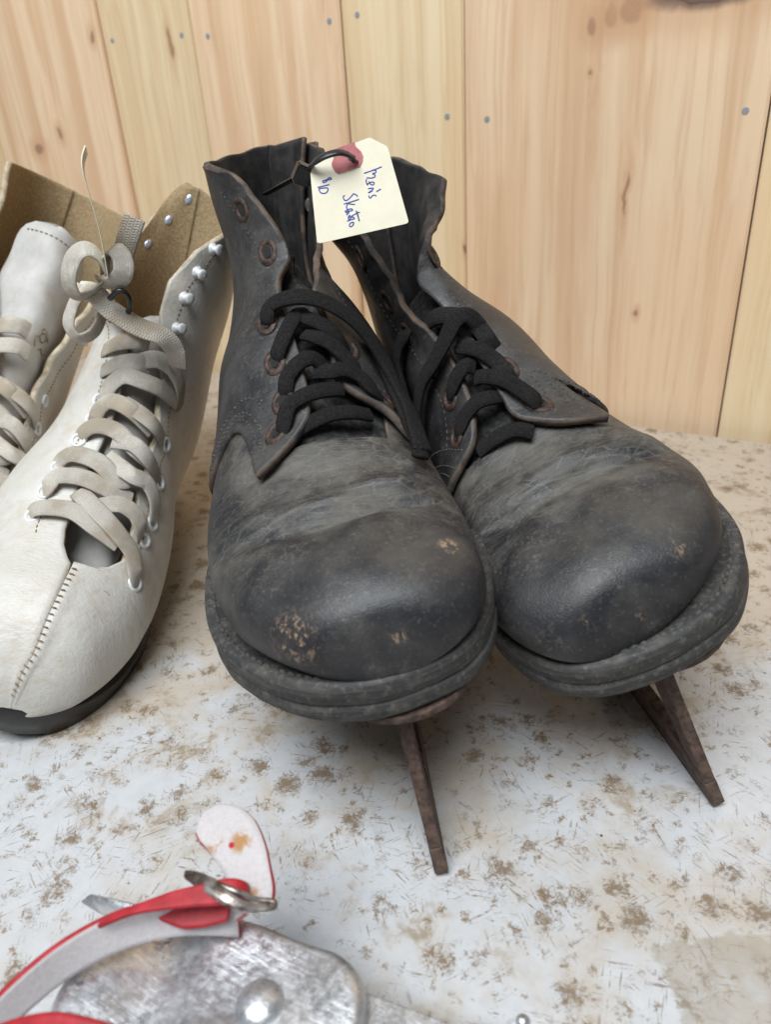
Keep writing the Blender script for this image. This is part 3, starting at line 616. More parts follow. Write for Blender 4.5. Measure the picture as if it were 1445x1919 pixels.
bootA, LA = black_boot(dict(id='a', frame=FRAME_A, out=OUT_A, shaft=SH_A, bend=BEND_A, crease=crease_A, thc=0.20, tongue_top=15.4, itop=18.8, tab=2.55, px=0.004,
    label='worn black lace-up leather ice skate beside the white skate, tag hanging from it',
    scuffs=[((-0.024, 0.0175, 0.030), 0.0115), ((0.006, 0.012, 0.027), 0.004), ((0.028, 0.034, 0.040), 0.005)],
    qL=dict(front=[(18.75, -1.02), (18.5, -0.80), (18.1, -0.57), (17.3, -0.38), (16.2, -0.17), (15.0, 0.0), (14.2, -0.08), (13.1, -0.04), (12.0, 0.04), (11.05, 0.02), (10.4, -0.15), (10.0, -0.36), (9.74, -0.55)],
            bottom=[(10.62, -0.62), (11.25, -0.72), (11.42, -0.92), (11.28, -1.2), (11.2, -1.7), (11.6, -2.3)], eyelets=[(17.03, -0.55), (15.49, -0.27), (13.14, -0.27), (12.24, -0.22), (11.44, -0.20), (10.70, -0.32)], flare=0.003, ph=0.4),
    qR=dict(front=[(18.45, 1.15), (17.6, 1.10), (16.3, 0.85), (14.84, 0.46), (13.7, 0.24), (12.97, 0.31), (12.3, 0.36), (11.45, 0.40), (10.95, 0.80), (10.45, 1.03), (10.02, 1.22)],
            bottom=[(10.6, 1.32), (11.1, 1.55), (11.3, 2.0), (11.8, 2.4)], eyelets=[(16.6, 1.25), (15.0, 0.80), (12.37, 0.60), (11.78, 0.72), (11.33, 0.92)], flare=0.006, ph=2.1),
    sole=SOLE_A, lace=LACE_A, lace_ext={}))
bootB, LB = black_boot(dict(id='b', frame=FRAME_B, out=OUT_B, shaft=SH_B, bend=BEND_B, crease=crease_B, thc=-0.32, tongue_top=14.6, itop=18.9, tab=PI, px=0.006,
    label='worn black lace-up leather ice skate at the right, leaning on its twin',
    scuffs=[((-0.022, 0.0145, 0.029), 0.006), ((0.014, 0.020, 0.034), 0.0055), ((-0.006, 0.012, 0.024), 0.004)],
    qL=dict(front=[(18.1, -0.65), (17, -0.57), (16, -0.48), (14.45, -0.50), (13.1, -0.42), (12.26, -0.43), (11.33, -0.46), (10.9, -0.53), (10.4, -0.72), (10.07, -1.22)],
            bottom=[(10.6, -1.4), (11.0, -1.7), (11.3, -2.1), (11.8, -2.45)], eyelets=[(16.6, -0.82), (14.92, -0.72), (13.74, -0.70), (12.50, -0.68), (11.8, -0.70), (11.0, -0.80)], flare=0.004, ph=1.3),
    qR=dict(front=[(17.95, 1.32), (17.5, 1.15), (17.05, 0.90), (16.6, 0.50), (16.1, 0.18), (14.7, -0.18), (13.4, -0.17), (11.9, -0.19), (11.16, -0.20), (10.4, -0.16), (9.8, 0.17), (9.58, 0.70)],
            bottom=[(10.5, 0.74), (11.12, 0.67), (11.05, 0.88), (10.78, 1.06), (10.75, 1.45), (11.0, 2.0), (11.6, 2.4)], eyelets=[(16.9, 1.15), (15.22, 0.09), (12.37, 0.02), (11.55, 0.02), (10.49, 0.09)], flare=0.012, ph=0.9, fw=0.5),
    sole=SOLE_B, lace=LACE_B, lace_ext={}))

# ------------------------------------------------------------------ numbers of the white figure skates
TW = [  # Ty Tz By Bz ridge vm k eb  xL xR
 (0.5, 3, 0.5, 0, 0, .65, .1, 3, -3, 3), (1.2, 14, 1.2, 0, 0, .65, .1, 3, -10, 10), (3.5, 22, 3.5, 0, 0, .65, .1, 3, -18, 18), (8., 31, 8, 0, 0, .65, .1, 3, -25, 25),
 (16., 40, 16, 0, 0, .65, .1, 3, -32, 32), (28., 47, 28, 0, 0, .65, .08, 3, -38, 38), (44., 54, 44, 0, 0, .66, .05, 3, -43, 43), (60., 62, 61, 0, 0, .68, 0, 3, -45, 45),
 (78., 73, 82, 5, 0, .70, -.05, 3, -45, 44), (95., 86, 112, 8, 0, .70, -.08, 3, -42, 41), (110., 99, 150, 12, 0, .68, -.05, 3, -37, 36), (123., 112, 192, 15, 0, .62, 0, 2.6, -33, 32),
 (134., 126, 232, 18, 0, .56, 0, 2.4, -31, 31), (142., 141, 250, 48, 0, .52, .05, 2.2, -30, 30), (149., 156, 252, 82, 0, .5, .1, 2.1, -30, 30), (155., 171, 248, 118, 0, .5, .1, 2.1, -32, 32),
 (160., 186, 247, 155, 0, .5, .1, 2.1, -34, 34), (165., 200, 250, 195, 0, .5, .1, 2.1, -36, 36)]
RIDGE_C = [0, 1, 2, 4, 6, 8, 10, 11, 11, 9, 7, 5, 4, 3, 2, 2, 2, 2]
DX_C = [(0, 0), (0, 0), (0, -1), (0, -1), (-1, -2), (-1, -3), (-2, -3), (-2, -3), (-3, -3), (-3, -2), (-3, -1), (-3, 1), (-2, 3), (0, 4), (1, 4), (2, 2), (3, -2), (3, -4)]
def white_tab(): return [[a, b, c, d, xl + dx[0], xr + dx[1], r, vm, k, eb] for (a, b, c, d, rg, vm, k, eb, xl, xr), r, dx in zip(TW, RIDGE_C, DX_C)]
BEND_C = (0.0, 0.0)
LACE_C = {'s1': [(7.14, -0.62, -2), (7.21, -0.55, 2), (7.21, -0.39, 3.5), (7.14, -0.18, 4), (6.84, 0.08, 3.5), (6.77, 0.44, 1)], 's2': [(7.72, -0.22, 2), (7.21, 0.04, 5), (6.92, 0.32, 5), (6.7, 0.62, 4), (6.33, 0.81, 3.5), (6.33, 0.98, 0)], 's3': [(7.72, -0.58, -2), (7.79, -0.51, 2), (8.01, -0.43, 4), (8.01, -0.2, 4.5), (7.87, 0.08, 4), (7.94, 0.43, 1)], 's4': [(7.43, 0.01, 3), (7.58, 0.25, 5.5), (7.58, 0.48, 5), (7.43, 0.63, 4), (7.43, 0.77, 0)], 's5': [(8.38, -0.55, -2), (8.53, -0.48, 2), (8.6, -0.34, 4), (8.45, -0.1, 5), (8.16, 0.15, 4), (8.45, 0.34, 1)], 's6': [(8.67, -0.06, 3), (8.38, 0.29, 6), (8.45, 0.53, 5.5), (8.31, 0.76, 4), (8.16, 0.97, 0)], 's7': [(9.11, -0.41, -2), (9.26, -0.36, 2), (9.4, -0.22, 4), (9.33, -0.01, 4.5), (9.04, 0.29, 4), (9.11, 0.62, 1)], 's8': [(9.11, -0.04, 3), (9.11, 0.22, 6), (8.96, 0.48, 5.5), (9.04, 0.88, 0)], 's9': [(9.69, -0.34, -1), (9.99, -0.25, 3), (10.13, -0.13, 4.5), (9.99, 0.1, 5), (9.84, 0.48, 2)], 's10': [(10.21, -0.04, 2), (9.99, 0.23, 5.5), (9.91, 0.46, 5), (10.06, 0.81, 0)], 's11': [(10.21, -0.29, -1), (10.64, -0.22, 3), (10.94, -0.08, 5), (10.94, 0.1, 5.5), (11.01, 0.36, 5), (11.23, 0.76, 2)], 's12': [(11.16, -0.43, 1), (11.3, -0.18, 4.5), (11.45, 0.01, 5), (11.45, 0.17, 2)], 's13': [(11.89, -0.55, 1), (11.96, -0.27, 4.5), (12.11, -0.08, 5), (12.11, 0.04, 2)], 's14': [(11.52, 0.01, 3), (11.74, 0.18, 6), (11.74, 0.39, 6), (11.52, 0.62, 5), (11.37, 0.9, 0)], 's15': [(13.49, -0.7, 10), (12.84, -0.36, 10), (12.47, -0.08, 9), (12.47, 0.15, 7), (12.32, 0.32, 5), (12.03, 0.51, 1)]}
FRAME_C = [[-0.16352, 0.24037, 0.014], [[0.926619, -0.034899, 0.374378], [0.032358, 0.999391, 0.013074], [-0.374607, -0.0, 0.927184]]]
def mat_white(name):
    k = NT(name); P = k.co('Object')
    n1 = k.noise(P, 22, 4, 0.6); n2 = k.noise(P, 130, 4, 0.65); grain = k.noise(k.map(P, (420, 900, 420)), 1.0, 3, 0.6)
    col = k.mix(k.ramp(n1, 0.35, 0.7), (0.54, 0.515, 0.46), (0.62, 0.61, 0.58))
    col = k.mix(k.math('MULTIPLY', k.ramp(k.math('ADD', k.math('MULTIPLY', n1, .5), k.math('MULTIPLY', n2, .5)), 0.44, 0.64), 0.50), col, (0.44, 0.365, 0.265))
    sc = k.math('MULTIPLY', k.ramp(k.noise(k.map(P, (120, 300, 120), (0, 0, .6)), 1.0, 4, 0.7), 0.66, 0.73), k.ramp(k.noise(P, 30, 3), 0.52, 0.62))
    col = k.mix(k.math('MULTIPLY', sc, 0.7), col, (0.33, 0.20, 0.11))
    return k.done(col, 0.42, k.bump(k.math('ADD', grain, k.math('MULTIPLY', n2, 0.5)), 0.6, 0.0006), spec=0.45)
M_WHITE = mat_white('white_leather')
M_TAN = mat_simple('tan_suede', (0.235, 0.165, 0.085), (0.36, 0.265, 0.150), 700, 0.92, 0.7, 0.0006)
M_TANEDGE = mat_simple('tan_cut_edge', (0.33, 0.265, 0.175), (0.58, 0.50, 0.38), 260, 0.85, 0.5)
M_TONGUEW = mat_simple('white_tongue', (0.44, 0.425, 0.40), (0.56, 0.545, 0.52), 60, 0.6, 0.3, 0.0008)
M_WLACE = mat_lace('white_lace', (0.56, 0.515, 0.44), (0.79, 0.755, 0.69), (0.42, 0.34, 0.245), 800)
M_BLKSOLE = mat_simple('black_sole', (0.008, 0.007, 0.007), (0.026, 0.023, 0.021), 70, 0.38, 0.2, 0.0006, spec=0.5)
M_BRTHREAD = mat_simple('brown_thread', (0.16, 0.105, 0.06), (0.32, 0.235, 0.145), 400, 0.85)
M_HOOK = mat_simple('white_enamel', (0.66, 0.68, 0.70), (0.80, 0.81, 0.82), 300, 0.45, 0.1, metal=0.1, spec=0.5)
M_RIVET = mat_simple('bright_rivet', (0.45, 0.52, 0.66), (0.62, 0.68, 0.80), 300, 0.3, 0.1, metal=0.6)

def white_skate(S):
    L = Last(white_tab(), S['mx'], BEND_C); mx = S['mx']
    root = empty('figure_skate', frame_matrix(S['frame'])); tag(root, S['label'], 'ice skate', 'pair of white figure skates')
    seam = [(0.0, 0.0), (2.8, 0.06), (5.8, -0.03)]
    for sg in (-1, 1):
        e = S['thf'][sg]; K = np.array([(a, b * mx) for a, b in seam] + list(e), float)
        nu, nv = 190, 70; u = np.linspace(0, 1, nv); t = np.linspace(0.0, 1, nu)
        imax = S['top'][sg][0] + (S['top'][sg][1] - S['top'][sg][0]) * u ** 1.2
        I = 0.03 + t[:, None] * (imax[None] - 0.03)
        f = np.interp(I, K[:, 0], K[:, 1])
        ker = np.ones(5) / 5
        f = f + sg * 0.012 * (I < 5.9)
        TH = f + u[None] * (sg * PI - f)
        G, N = L.P(I, TH)
        wv = 0.0008 * np.sin(I * 5 + sg) * np.clip(1 - u / .2, 0, 1)[None] * np.clip((I - 6.2) / 1.0, 0, 1)
        # a soft ridge where the two halves are sewn together over the toe
        fold = 0.0012 * np.exp(-(u[None] / 0.05) ** 2) * np.clip((6.0 - I) / 1.0, 0, 1) * np.clip(I / 1.5, 0, 1)
        dip = -0.0010 * np.exp(-(u[None] / 0.012) ** 2) * np.clip((6.0 - I) / 1.0, 0, 1)
        G = G + N * (wv + fold + dip + S.get('flare', {}).get(sg, 0) * np.clip(1 - u / .5, 0, 1)[None] ** 2 * np.clip((I - 12) / 5, 0, 1))[..., None]
        G = G + N * (0.0009 * np.sin(I * 1.9 + TH * 2.3) * np.clip((I - 3) / 3, 0, 1) * np.clip(u * 4, 0, 1)[None])[..., None]
        N = unit(np.cross(np.gradient(G, axis=0), np.gradient(G, axis=1))); ref = L.P(I, TH)[1]; N = N * np.where((N * ref).sum(-1) < 0, -1, 1)[..., None]
        slab('side_panel', G, N, -0.0014, 0.0016, [M_WHITE, M_TANEDGE, M_TAN], root, bulge=0.0004)
        # stitched binding line along the opening
        j0 = int(nu * 6.6 / imax[0]); cc = 6
        bead_row('edge_stitching', G[j0:, cc] + N[j0:, cc] * 0.0017, N[j0:, cc], 0.0026, M_BRTHREAD, root, 0.00028)
        if sg * mx == 1:
            j1 = int(nu * 5.8 / imax[0]); bead_row('toe_seam', G[8:j1, 1] + N[8:j1, 1] * 0.0024, N[8:j1, 1], 0.0028, M_BRTHREAD, root, 0.00026, 0.5, cross=0.0011)
        def at(ei, et):
            k = np.argmin(((I - ei) / 5) ** 2 + (TH - et) ** 2); a, b = np.unravel_index(k, I.shape); a = min(max(a, 2), nu - 3); b = min(max(b, 1), nv - 2)
            return G[a, b], N[a, b], unit(G[a + 2, b] - G[a - 2, b])
        for (ei, et) in S['eyelets'].get(sg, []):
            p, n, ax = at(ei, et); ring('eyelet', p + n * 0.0016, n, ax, 0.0042, 0.0024, 0.0009, M_HOOK, root)
        for (ei, et) in S['hooks'].get(sg, []):
            p, n, ax = at(ei, et); h = empty('lace_hook', parent=root)
            side = np.cross(n, ax)
            prof = [(0.0033, 0.0), (0.0030, 0.0008), (0.0017, 0.0016), (0.0014, 0.0030), (0.0017, 0.0038), (0.0028, 0.0044), (0.0028, 0.0049), (0.0012, 0.0052)]
            V = [p + n * (0.0015 + z) + ax * (r * math.cos(q)) + side * (r * math.sin(q)) for r, z in prof for q in np.linspace(0, 2 * PI, 14, endpoint=False)]
            recalc(mesh_obj('hook_post', V, grid_faces(len(prof), 14, cv=True) + [tuple(range(7 * 14, 8 * 14))], M_HOOK, h))
            V = [p - n * (0.0012 + z) + ax * (r * math.cos(q)) + side * (r * .62 * math.sin(q)) for r, z in [(0.0034, 0.0), (0.0030, 0.0006), (0.0012, 0.0009)] for q in np.linspace(0, 2 * PI, 14, endpoint=False)]
            recalc(mesh_obj('rivet', V, grid_faces(3, 14, cv=True) + [tuple(range(28, 42))], M_RIVET, h))
    # tongue
    tc = S['tc']; i = np.linspace(6.1, S['ttop'], 70)[:, None] * np.ones((1, 30)); w = np.linspace(-1, 1, 30)[None]
    hw = S.get('thw', 0.80) * np.sqrt(np.clip(1 - np.clip((i - (S['ttop'] - 1.2)) / 1.2, 0, 1) ** 2.6, 0.02, 1)); G, N = L.P(i, tc + w * hw)
    G = G - N * (0.0050 + 0.013 * np.clip((9.0 - i) / 2.5, 0, 1) + S.get('tlean', 0.0) * np.clip((i - 12) / 5, 0, 1) + 0.0009 * np.sin(i * 4.1 + w * 3))[..., None]
    tg = slab('tongue', G, N, -0.0012, 0.0, [M_TONGUEW, M_TANEDGE, M_TAN], root)
    if S.get('mark'):
        bead_row('tongue_stitching', G[66, 3:-3] + N[66, 3:-3] * 0.0003, N[66, 3:-3], 0.0026, M_BRTHREAD, tg, 0.0003)
        a0, b0 = 44, 21; o = G[a0, b0] + N[a0, b0] * 0.0006; ax = unit(G[a0, b0 + 3] - G[a0, b0 - 3]); ay = unit(G[a0 + 3, b0] - G[a0 - 3, b0])
        sw = [(5, 2), (3, 5), (-1, 6), (-3, 3), (-2, 0), (1, -1), (3, 2), (1, 4.5), (-2, 2), (-5, -2), (-4, -6), (-1, -7), (2, -4), (4, -6), (6, -5)]
        tube('embossed_mark', [o + ax * (q[0] * .001) + ay * (q[1] * .001) for q in sw], 0.00035, M_BRTHREAD, tg, n=60, seg=6)
    # sole and heel
    so = [(-3, -1.5), (8, -0.5), (19, 4), (28, 12), (36, 26), (41, 44), (43, 62), (41, 84), (36, 108), (29, 135), (25, 160), (26, 195), (29, 222), (24, 245), (0, 256), (-24, 245), (-29, 222), (-26, 195), (-27, 160), (-32, 135), (-40, 108), (-45, 84), (-46.5, 62), (-44, 44), (-38, 26), (-29, 12), (-19, 4)]
    so = [(a * mx, b) for a, b in so]
    def zf(p, z): return z + 0.002 * np.clip((0.05 - p[:, 1]) / 0.05, 0, 1) ** 1.5 + 0.012 * np.clip((p[:, 1] - 0.08) / 0.1, 0, 1)
    loft_outline('sole', so, [(-0.0140, 0.004), (-0.0130, 0.002), (-0.006, 0.0006), (0.0010, 0.0), (0.0022, 0.0004), (0.0028, 0.0016), (0.0028, 0.006)], M_BLKSOLE, root, n=150, z_fn=zf)
    hl = [(24 * math.cos(a) * (1 if math.sin(a) > 0 else .95), 212 + 36 * math.sin(a)) for a in np.linspace(0, 2 * PI, 24, endpoint=False)]
    loft_outline('heel', hl, [(-0.012, 0.002), (-0.011, 0.0005), (0.004, 0.0)], M_BLKSOLE, root, n=60)
    lc = empty('lace', parent=root)
    for k, pts in S['lace'].items():
        a = np.array(pts, float); p, n = L.P(a[:, 0], a[:, 1], a[:, 2] * 0.001 + 0.0016)
        sweep('lace_strand', p, n, 0.0090, 0.0019, M_WLACE, lc, n=70, seg=12, sq=2.6)
    return root, L, lc

THF_C = {1: [(5.85, 0.25), (6.05, 0.45), (6.5, 0.62), (7.3, 0.60), (8.3, 0.55), (9.3, 0.60), (9.9, 0.66), (11.2, 0.50), (12.4, 0.17), (13.2, 0.06), (14.2, 0.08), (15.4, 0.37), (16.3, 0.83), (17, 1.2)],
        -1: [(5.95, -0.10), (6.3, -0.18), (6.77, -0.23), (7.9, -0.25), (9.26, -0.14), (10.64, -0.11), (11.67, -0.20), (12.69, -0.42), (14.0, -1.0), (15.38, -1.80), (16.26, -2.40), (17, -2.95)]}
skC, LC, lacesC = white_skate(dict(mx=1, frame=[[FRAME_C[0][0], FRAME_C[0][1], FRAME_C[0][2] + 0.004], FRAME_C[1]], label='dirty white laced figure skate touching the black skates', thf=THF_C, top={1: (16.3, 17.0), -1: (17, 17)},
    eyelets={-1: [(7.14, -0.58), (7.72, -0.55), (8.38, -0.51), (9.04, -0.40), (9.7, -0.36), (10.3, -0.32)], 1: [(6.3, 0.95), (7.4, 0.84), (8.1, 0.98), (9.0, 0.90), (10.0, 0.86)]},
    hooks={1: [(15.68, 0.66), (14.88, 0.46), (13.93, 0.36), (12.98, 0.34)], -1: [(16.75, -3.0), (16.35, -2.70), (15.91, -2.38), (15.28, -2.08)]},
    tc=0.22, ttop=13.2, lace=LACE_C, flare={1: 0.003, -1: 0.004}))
# the bow tied at the top of the white laces, in the skate's own coordinates
def bow(strands, L, parent):
    for pts in strands:
        a = np.array(pts, float); p, n = L.P(a[:, 0], a[:, 1], a[:, 2] * 0.001); n = unit(n + np.array([0.0, -0.35, 0.25]))
        sweep('lace_strand', p, n, 0.0078, 0.0018, M_WLACE, parent, n=80, seg=12, sq=2.6)
mD = np.array(FRAME_C[1]); 
def rot_frame(O, yaw, lean):
    a = math.radians(yaw); l = math.radians(lean); back = np.array([-math.sin(a), math.cos(a), 0]); side = np.array([math.cos(a), math.sin(a), 0]); z = np.array([0, 0, 1.0])
    return [O, np.stack([side * math.cos(l) + z * math.sin(l), back, z * math.cos(l) - side * math.sin(l)], 1)]
THF_D = {-1: [(5.95, -0.10), (6.3, -0.18), (6.77, -0.23), (7.9, -0.25), (9.26, -0.14), (10.64, -0.11), (11.67, -0.25), (12.69, -0.55), (14.0, -0.9), (15.38, -1.20), (16.26, -1.40), (17, -1.6)],
         1: [(5.85, 0.25), (6.05, 0.45), (6.5, 0.62), (7.3, 0.60), (8.3, 0.55), (9.3, 0.60), (9.9, 0.64), (11.2, 0.60), (12.4, 0.62), (13.2, 0.66), (14.2, 0.75), (15.4, 0.85), (16.3, 0.95), (17, 1.15)]}
LACE_D = {k: v for k, v in LACE_C.items() if k not in ('s15', 's11', 's14')}
fd = rot_frame([-0.236, 0.268, 0.020], 15, -32); fd[1] = fd[1] * 1.08
skD, LD, lacesD = white_skate(dict(mx=1, frame=fd, label='white figure skate cut off by the left edge, tan lining showing', thf=THF_D, top={-1: (17, 17.0), 1: (17, 17)},
    eyelets={1: [(6.3, 0.95), (7.4, 0.84), (8.1, 0.98), (9.0, 0.90), (10.0, 0.86), (11, .85)], -1: []}, hooks={1: [(16.2, 1.16), (15.2, 1.04), (14.2, 0.96), (13.2, .88)], -1: []},
    tc=0.0, ttop=15.9, tlean=0.006, thw=1.05, mark=True, lace=LACE_D, flare={1: 0.012}))

Ci = np.linalg.inv(np.array(FRAME_C[1])); Co = np.array(FRAME_C[0])
def bow_strand(px, y, nrm=(0.15, -0.9, 0.4), w=0.0090, loop=False):
    P_ = []
    for q in px:
        r = CR @ np.array([(q[0] - 722.5) / CAM_F, (q[1] - 959.5) / CAM_F, 1.0]); P_.append(Ci @ (np.array([0, 0, CAM_H]) + r * ((y + (q[2] if len(q) > 2 else 0)) / r[1]) - Co))
    n_ = Ci @ unit(np.array(nrm, float)); P_ = np.array(P_); rad_ = unit(P_ - P_.mean(0)) if loop else 0 * P_
    sweep('lace_strand', P_, unit(n_ * (0.62 if loop else 1) + rad_), w, 0.0017, M_WLACE, lacesC, n=80, seg=12, sq=2.6)
bow_strand([(206, 528, .004), (190, 498), (165, 484, -.004), (142, 500, -.006), (132, 540, -.006), (146, 572, -.003), (172, 566), (196, 548, .004)], 0.345, (0.5, -0.8, 0.2), loop=True)
bow_strand([(190, 545, .004), (215, 548), (234, 530, -.003), (232, 500, -.002), (216, 484), (202, 500, .004), (200, 525, .006)], 0.345, (-0.5, -0.75, 0.4), loop=True)
bow_strand([(150, 560, .002), (180, 566, -.003), (212, 598, -.002), (262, 628, 0.0), (308, 646, 0.004), (330, 672, .010), (336, 702, .018)], 0.352, (0.1, -0.8, 0.55), 0.0095)
bow_strand([(160, 552, .004), (140, 590), (132, 625, -.002), (150, 650, -.002), (178, 640), (194, 610, .004), (196, 580, .008)], 0.35, (0.3, -0.9, 0.2), 0.0080, loop=True)
bow_strand([(218, 535, .012), (232, 500, .010), (243, 462, .008), (256, 425, .008)], 0.352, (0.2, -0.95, 0.1), 0.0095)

# ------------------------------------------------------------------ price tag on its cable tie
def pix_ray(px, py): return CR @ np.array([(px - 722.5) / CAM_F, (py - 959.5) / CAM_F, 1.0])
def at_z(px, py, z): r = pix_ray(px, py); return np.array([0, 0, CAM_H]) + r * ((z - CAM_H) / r[2])
def at_y(px, py, y): r = pix_ray(px, py); return np.array([0, 0, CAM_H]) + r * (y / r[1])
M_CARD = mat_simple('manila_card', (0.76, 0.71, 0.55), (0.82, 0.775, 0.62), 60, 0.7, 0.1)
M_PATCH = mat_simple('red_patch', (0.42, 0.135, 0.140), (0.50, 0.19, 0.19), 300, 0.75, 0.2)
M_INK = NT('blue_ink').done((0.045, 0.065, 0.36), 0.5)
M_BLKPLASTIC = mat_simple('black_nylon', (0.010, 0.010, 0.012), (0.022, 0.022, 0.025), 200, 0.32, 0.1, spec=0.5)
TAG_Y = 0.318
t_o = at_y(672, 350, TAG_Y); t_n = unit(np.array([0.10, -0.94, 0.33]))
def on_tag(px, py):
    r = pix_ray(px, py); c = np.array([0, 0, CAM_H]); return c + r * (((t_o - c) @ t_n) / (r @ t_n))
t_x = unit(on_tag(765, 416) - on_tag(594, 455)); t_y = np.cross(t_n, t_x)
tag_root = empty('price_tag', Matrix(((t_x[0], t_y[0], t_n[0], t_o[0]), (t_x[1], t_y[1], t_n[1], t_o[1]), (t_x[2], t_y[2], t_n[2], t_o[2]), (0, 0, 0, 1))))
tag(tag_root, 'cream cardboard price tag with handwriting and a red hole patch', 'price tag')
def tl(px, py): d = on_tag(px, py) - t_o; return np.array([d @ t_x, d @ t_y])
def zt(x, y): return 570 + x * 0.14533, 250 + y * 0.14531        # points read off an enlargement
hole = [tl(*zt(612 + 52 * math.cos(a), 318 + 46 * math.sin(a))) for a in np.linspace(0, 2 * PI, 24, endpoint=False)]
def plate_with_hole(name, poly, hole, z0, z1, mat, parent, curl=None):
    bm = bmesh.new()
    o = [bm.verts.new((*p, 0)) for p in poly]; h = [bm.verts.new((*p, 0)) for p in hole]
    ed_ = [bm.edges.new((o[i], o[(i + 1) % len(o)])) for i in range(len(o))] + [bm.edges.new((h[i], h[(i + 1) % len(h)])) for i in range(len(h))]
    bmesh.ops.triangle_fill(bm, edges=ed_, use_beauty=True)
    r = bmesh.ops.extrude_face_region(bm, geom=bm.faces[:])
    ex = {v for v in r['geom'] if isinstance(v, bmesh.types.BMVert)}
    for v in bm.verts: v.co.z = z1 if v in ex else z0
    bmesh.ops.recalc_face_normals(bm, faces=bm.faces[:]); me = bpy.data.meshes.new(name); bm.to_mesh(me); bm.free(); me.materials.append(mat)
    ob = bpy.data.objects.new(name, me); C.objects.link(ob); ob.parent = parent; return ob
card = [zt(165, 1400), zt(185, 1412), zt(215, 1414), zt(1310, 1165), zt(1340, 1150), zt(1345, 1125), zt(1085, 205), zt(1065, 165), zt(855, 55), zt(825, 58), zt(225, 280), zt(195, 310), zt(95, 470), zt(80, 520), zt(90, 640)]
plate_with_hole('card', [tl(*p) for p in card], hole, -0.0004, 0.0, M_CARD, tag_root)
patch = [zt(378, 212), zt(386, 260), zt(375, 330), zt(352, 390), zt(358, 425), zt(395, 490), zt(445, 521), zt(580, 478), zt(718, 432), zt(752, 355), zt(758, 290), zt(735, 240), zt(695, 200), zt(662, 170), zt(648, 112)]
plate_with_hole('hole_patch', [tl(*p) for p in patch], [tuple(np.array(p) * 1.0) for p in hole], 0.0001, 0.00035, M_PATCH, tag_root)
INK = [[(770, 515), (880, 478), (1000, 430)], [(885, 470), (925, 480), (920, 505), (880, 520), (912, 535), (910, 560), (870, 575), (803, 572)], [(805, 590), (799, 620), (815, 665), (822, 648)], [(820, 650), (860, 630), (895, 630), (902, 650), (880, 665), (850, 650), (835, 618)],
       [(823, 714), (885, 705), (888, 720), (850, 750), (825, 768), (880, 742)], [(930, 752), (990, 717)], [(932, 808), (900, 795), (870, 812), (858, 832), (840, 826), (835, 800)],
       [(690, 812), (665, 790), (635, 780), (618, 800), (570, 850), (530, 866), (510, 845), (504, 815), (525, 800)], [(510, 912), (600, 885), (708, 850)], [(565, 905), (620, 915), (656, 915)], [(560, 910), (546, 950), (555, 985)],
       [(550, 985), (600, 973), (626, 985), (600, 1000), (530, 1000), (545, 1022), (578, 1015), (545, 1052)], [(590, 1050), (568, 1080), (600, 1072), (690, 1022), (718, 1020)], [(668, 995), (690, 1060), (712, 1130)], [(676, 1005), (694, 1060), (708, 1130)],
       [(566, 1085), (578, 1110), (622, 1108), (648, 1098), (630, 1080), (600, 1085), (590, 1108)], [(552, 1132), (585, 1120), (600, 1112)], [(642, 1150), (622, 1192), (592, 1203), (583, 1180), (603, 1152), (636, 1150), (634, 1182)],
       [(356, 585), (330, 570), (300, 590), (270, 605), (243, 612), (245, 634), (275, 626), (300, 602), (330, 596), (356, 585)], [(172, 697), (325, 660)], [(190, 712), (295, 703), (302, 740), (280, 766), (240, 774), (205, 757), (190, 712)]]
V = []; F = []
for st in INK:                                              # pen lines, one flat mesh of handwriting
    p = np.array([tl(*zt(*q)) for q in st]); r, Ln = resample(p, max(8, len(p) * 6)); t = unit(np.gradient(r, axis=0)); nn = np.stack([-t[:, 1], t[:, 0]], 1)
    o = len(V)
    for q, n2 in zip(r, nn):
        V += [(*(q + n2 * 0.00024), 0.00005), (*(q - n2 * 0.00024), 0.00005), (*(q - n2 * 0.00016), 0.00012), (*(q + n2 * 0.00016), 0.00012)]
    for i in range(len(r) - 1):
        for j in range(4): F.append((o + 4 * i + j, o + 4 * i + (j + 1) % 4, o + 4 * i + 4 + (j + 1) % 4, o + 4 * i + 4 + j))
recalc(mesh_obj('handwriting', V, F, M_INK, tag_root))
# cable tie: through the hole, round the front of the card, through its head and on into the boot
hc = on_tag(*zt(600, 345))
hd = at_y(567, 326, 0.322); 
tie = empty('cable_tie', Matrix.Translation(tuple(hd))); tag(tie, 'black plastic cable tie holding the cream tag', 'cable tie')
loc = lambda p: np.asarray(p) - hd
fr = [on_tag(*zt(640, 372)) - t_n * 0.004, on_tag(*zt(650, 362)) + t_n * 0.0006, on_tag(*zt(590, 328)) + t_n * 0.0035, on_tag(*zt(450, 312)) + t_n * 0.006, on_tag(*zt(280, 350)) + t_n * 0.006, on_tag(*zt(120, 415)) + t_n * 0.003, at_y(578, 320, 0.321), at_y(568, 325, 0.322)]
sweep('strap', [loc(p) for p in fr], [t_n + np.array([0, 0, .9]) for _ in fr], 0.0030, 0.0013, M_BLKPLASTIC, tie, n=70, seg=10, sq=4)
bk = [on_tag(*zt(525, 380)) - t_n * 0.004, on_tag(*zt(525, 388)) + t_n * 0.0007, on_tag(*zt(545, 378)) + t_n * 0.0008, on_tag(*zt(560, 385)) - t_n * 0.003]
bk = [on_tag(*zt(640, 372)) - t_n * 0.004, on_tag(*zt(400, 470)) - t_n * 0.012, at_y(590, 345, 0.335), at_y(570, 333, 0.325)]
sweep('strap', [loc(p) for p in bk], [t_n for _ in bk], 0.0030, 0.0012, M_BLKPLASTIC, tie, n=40, seg=10, sq=4)
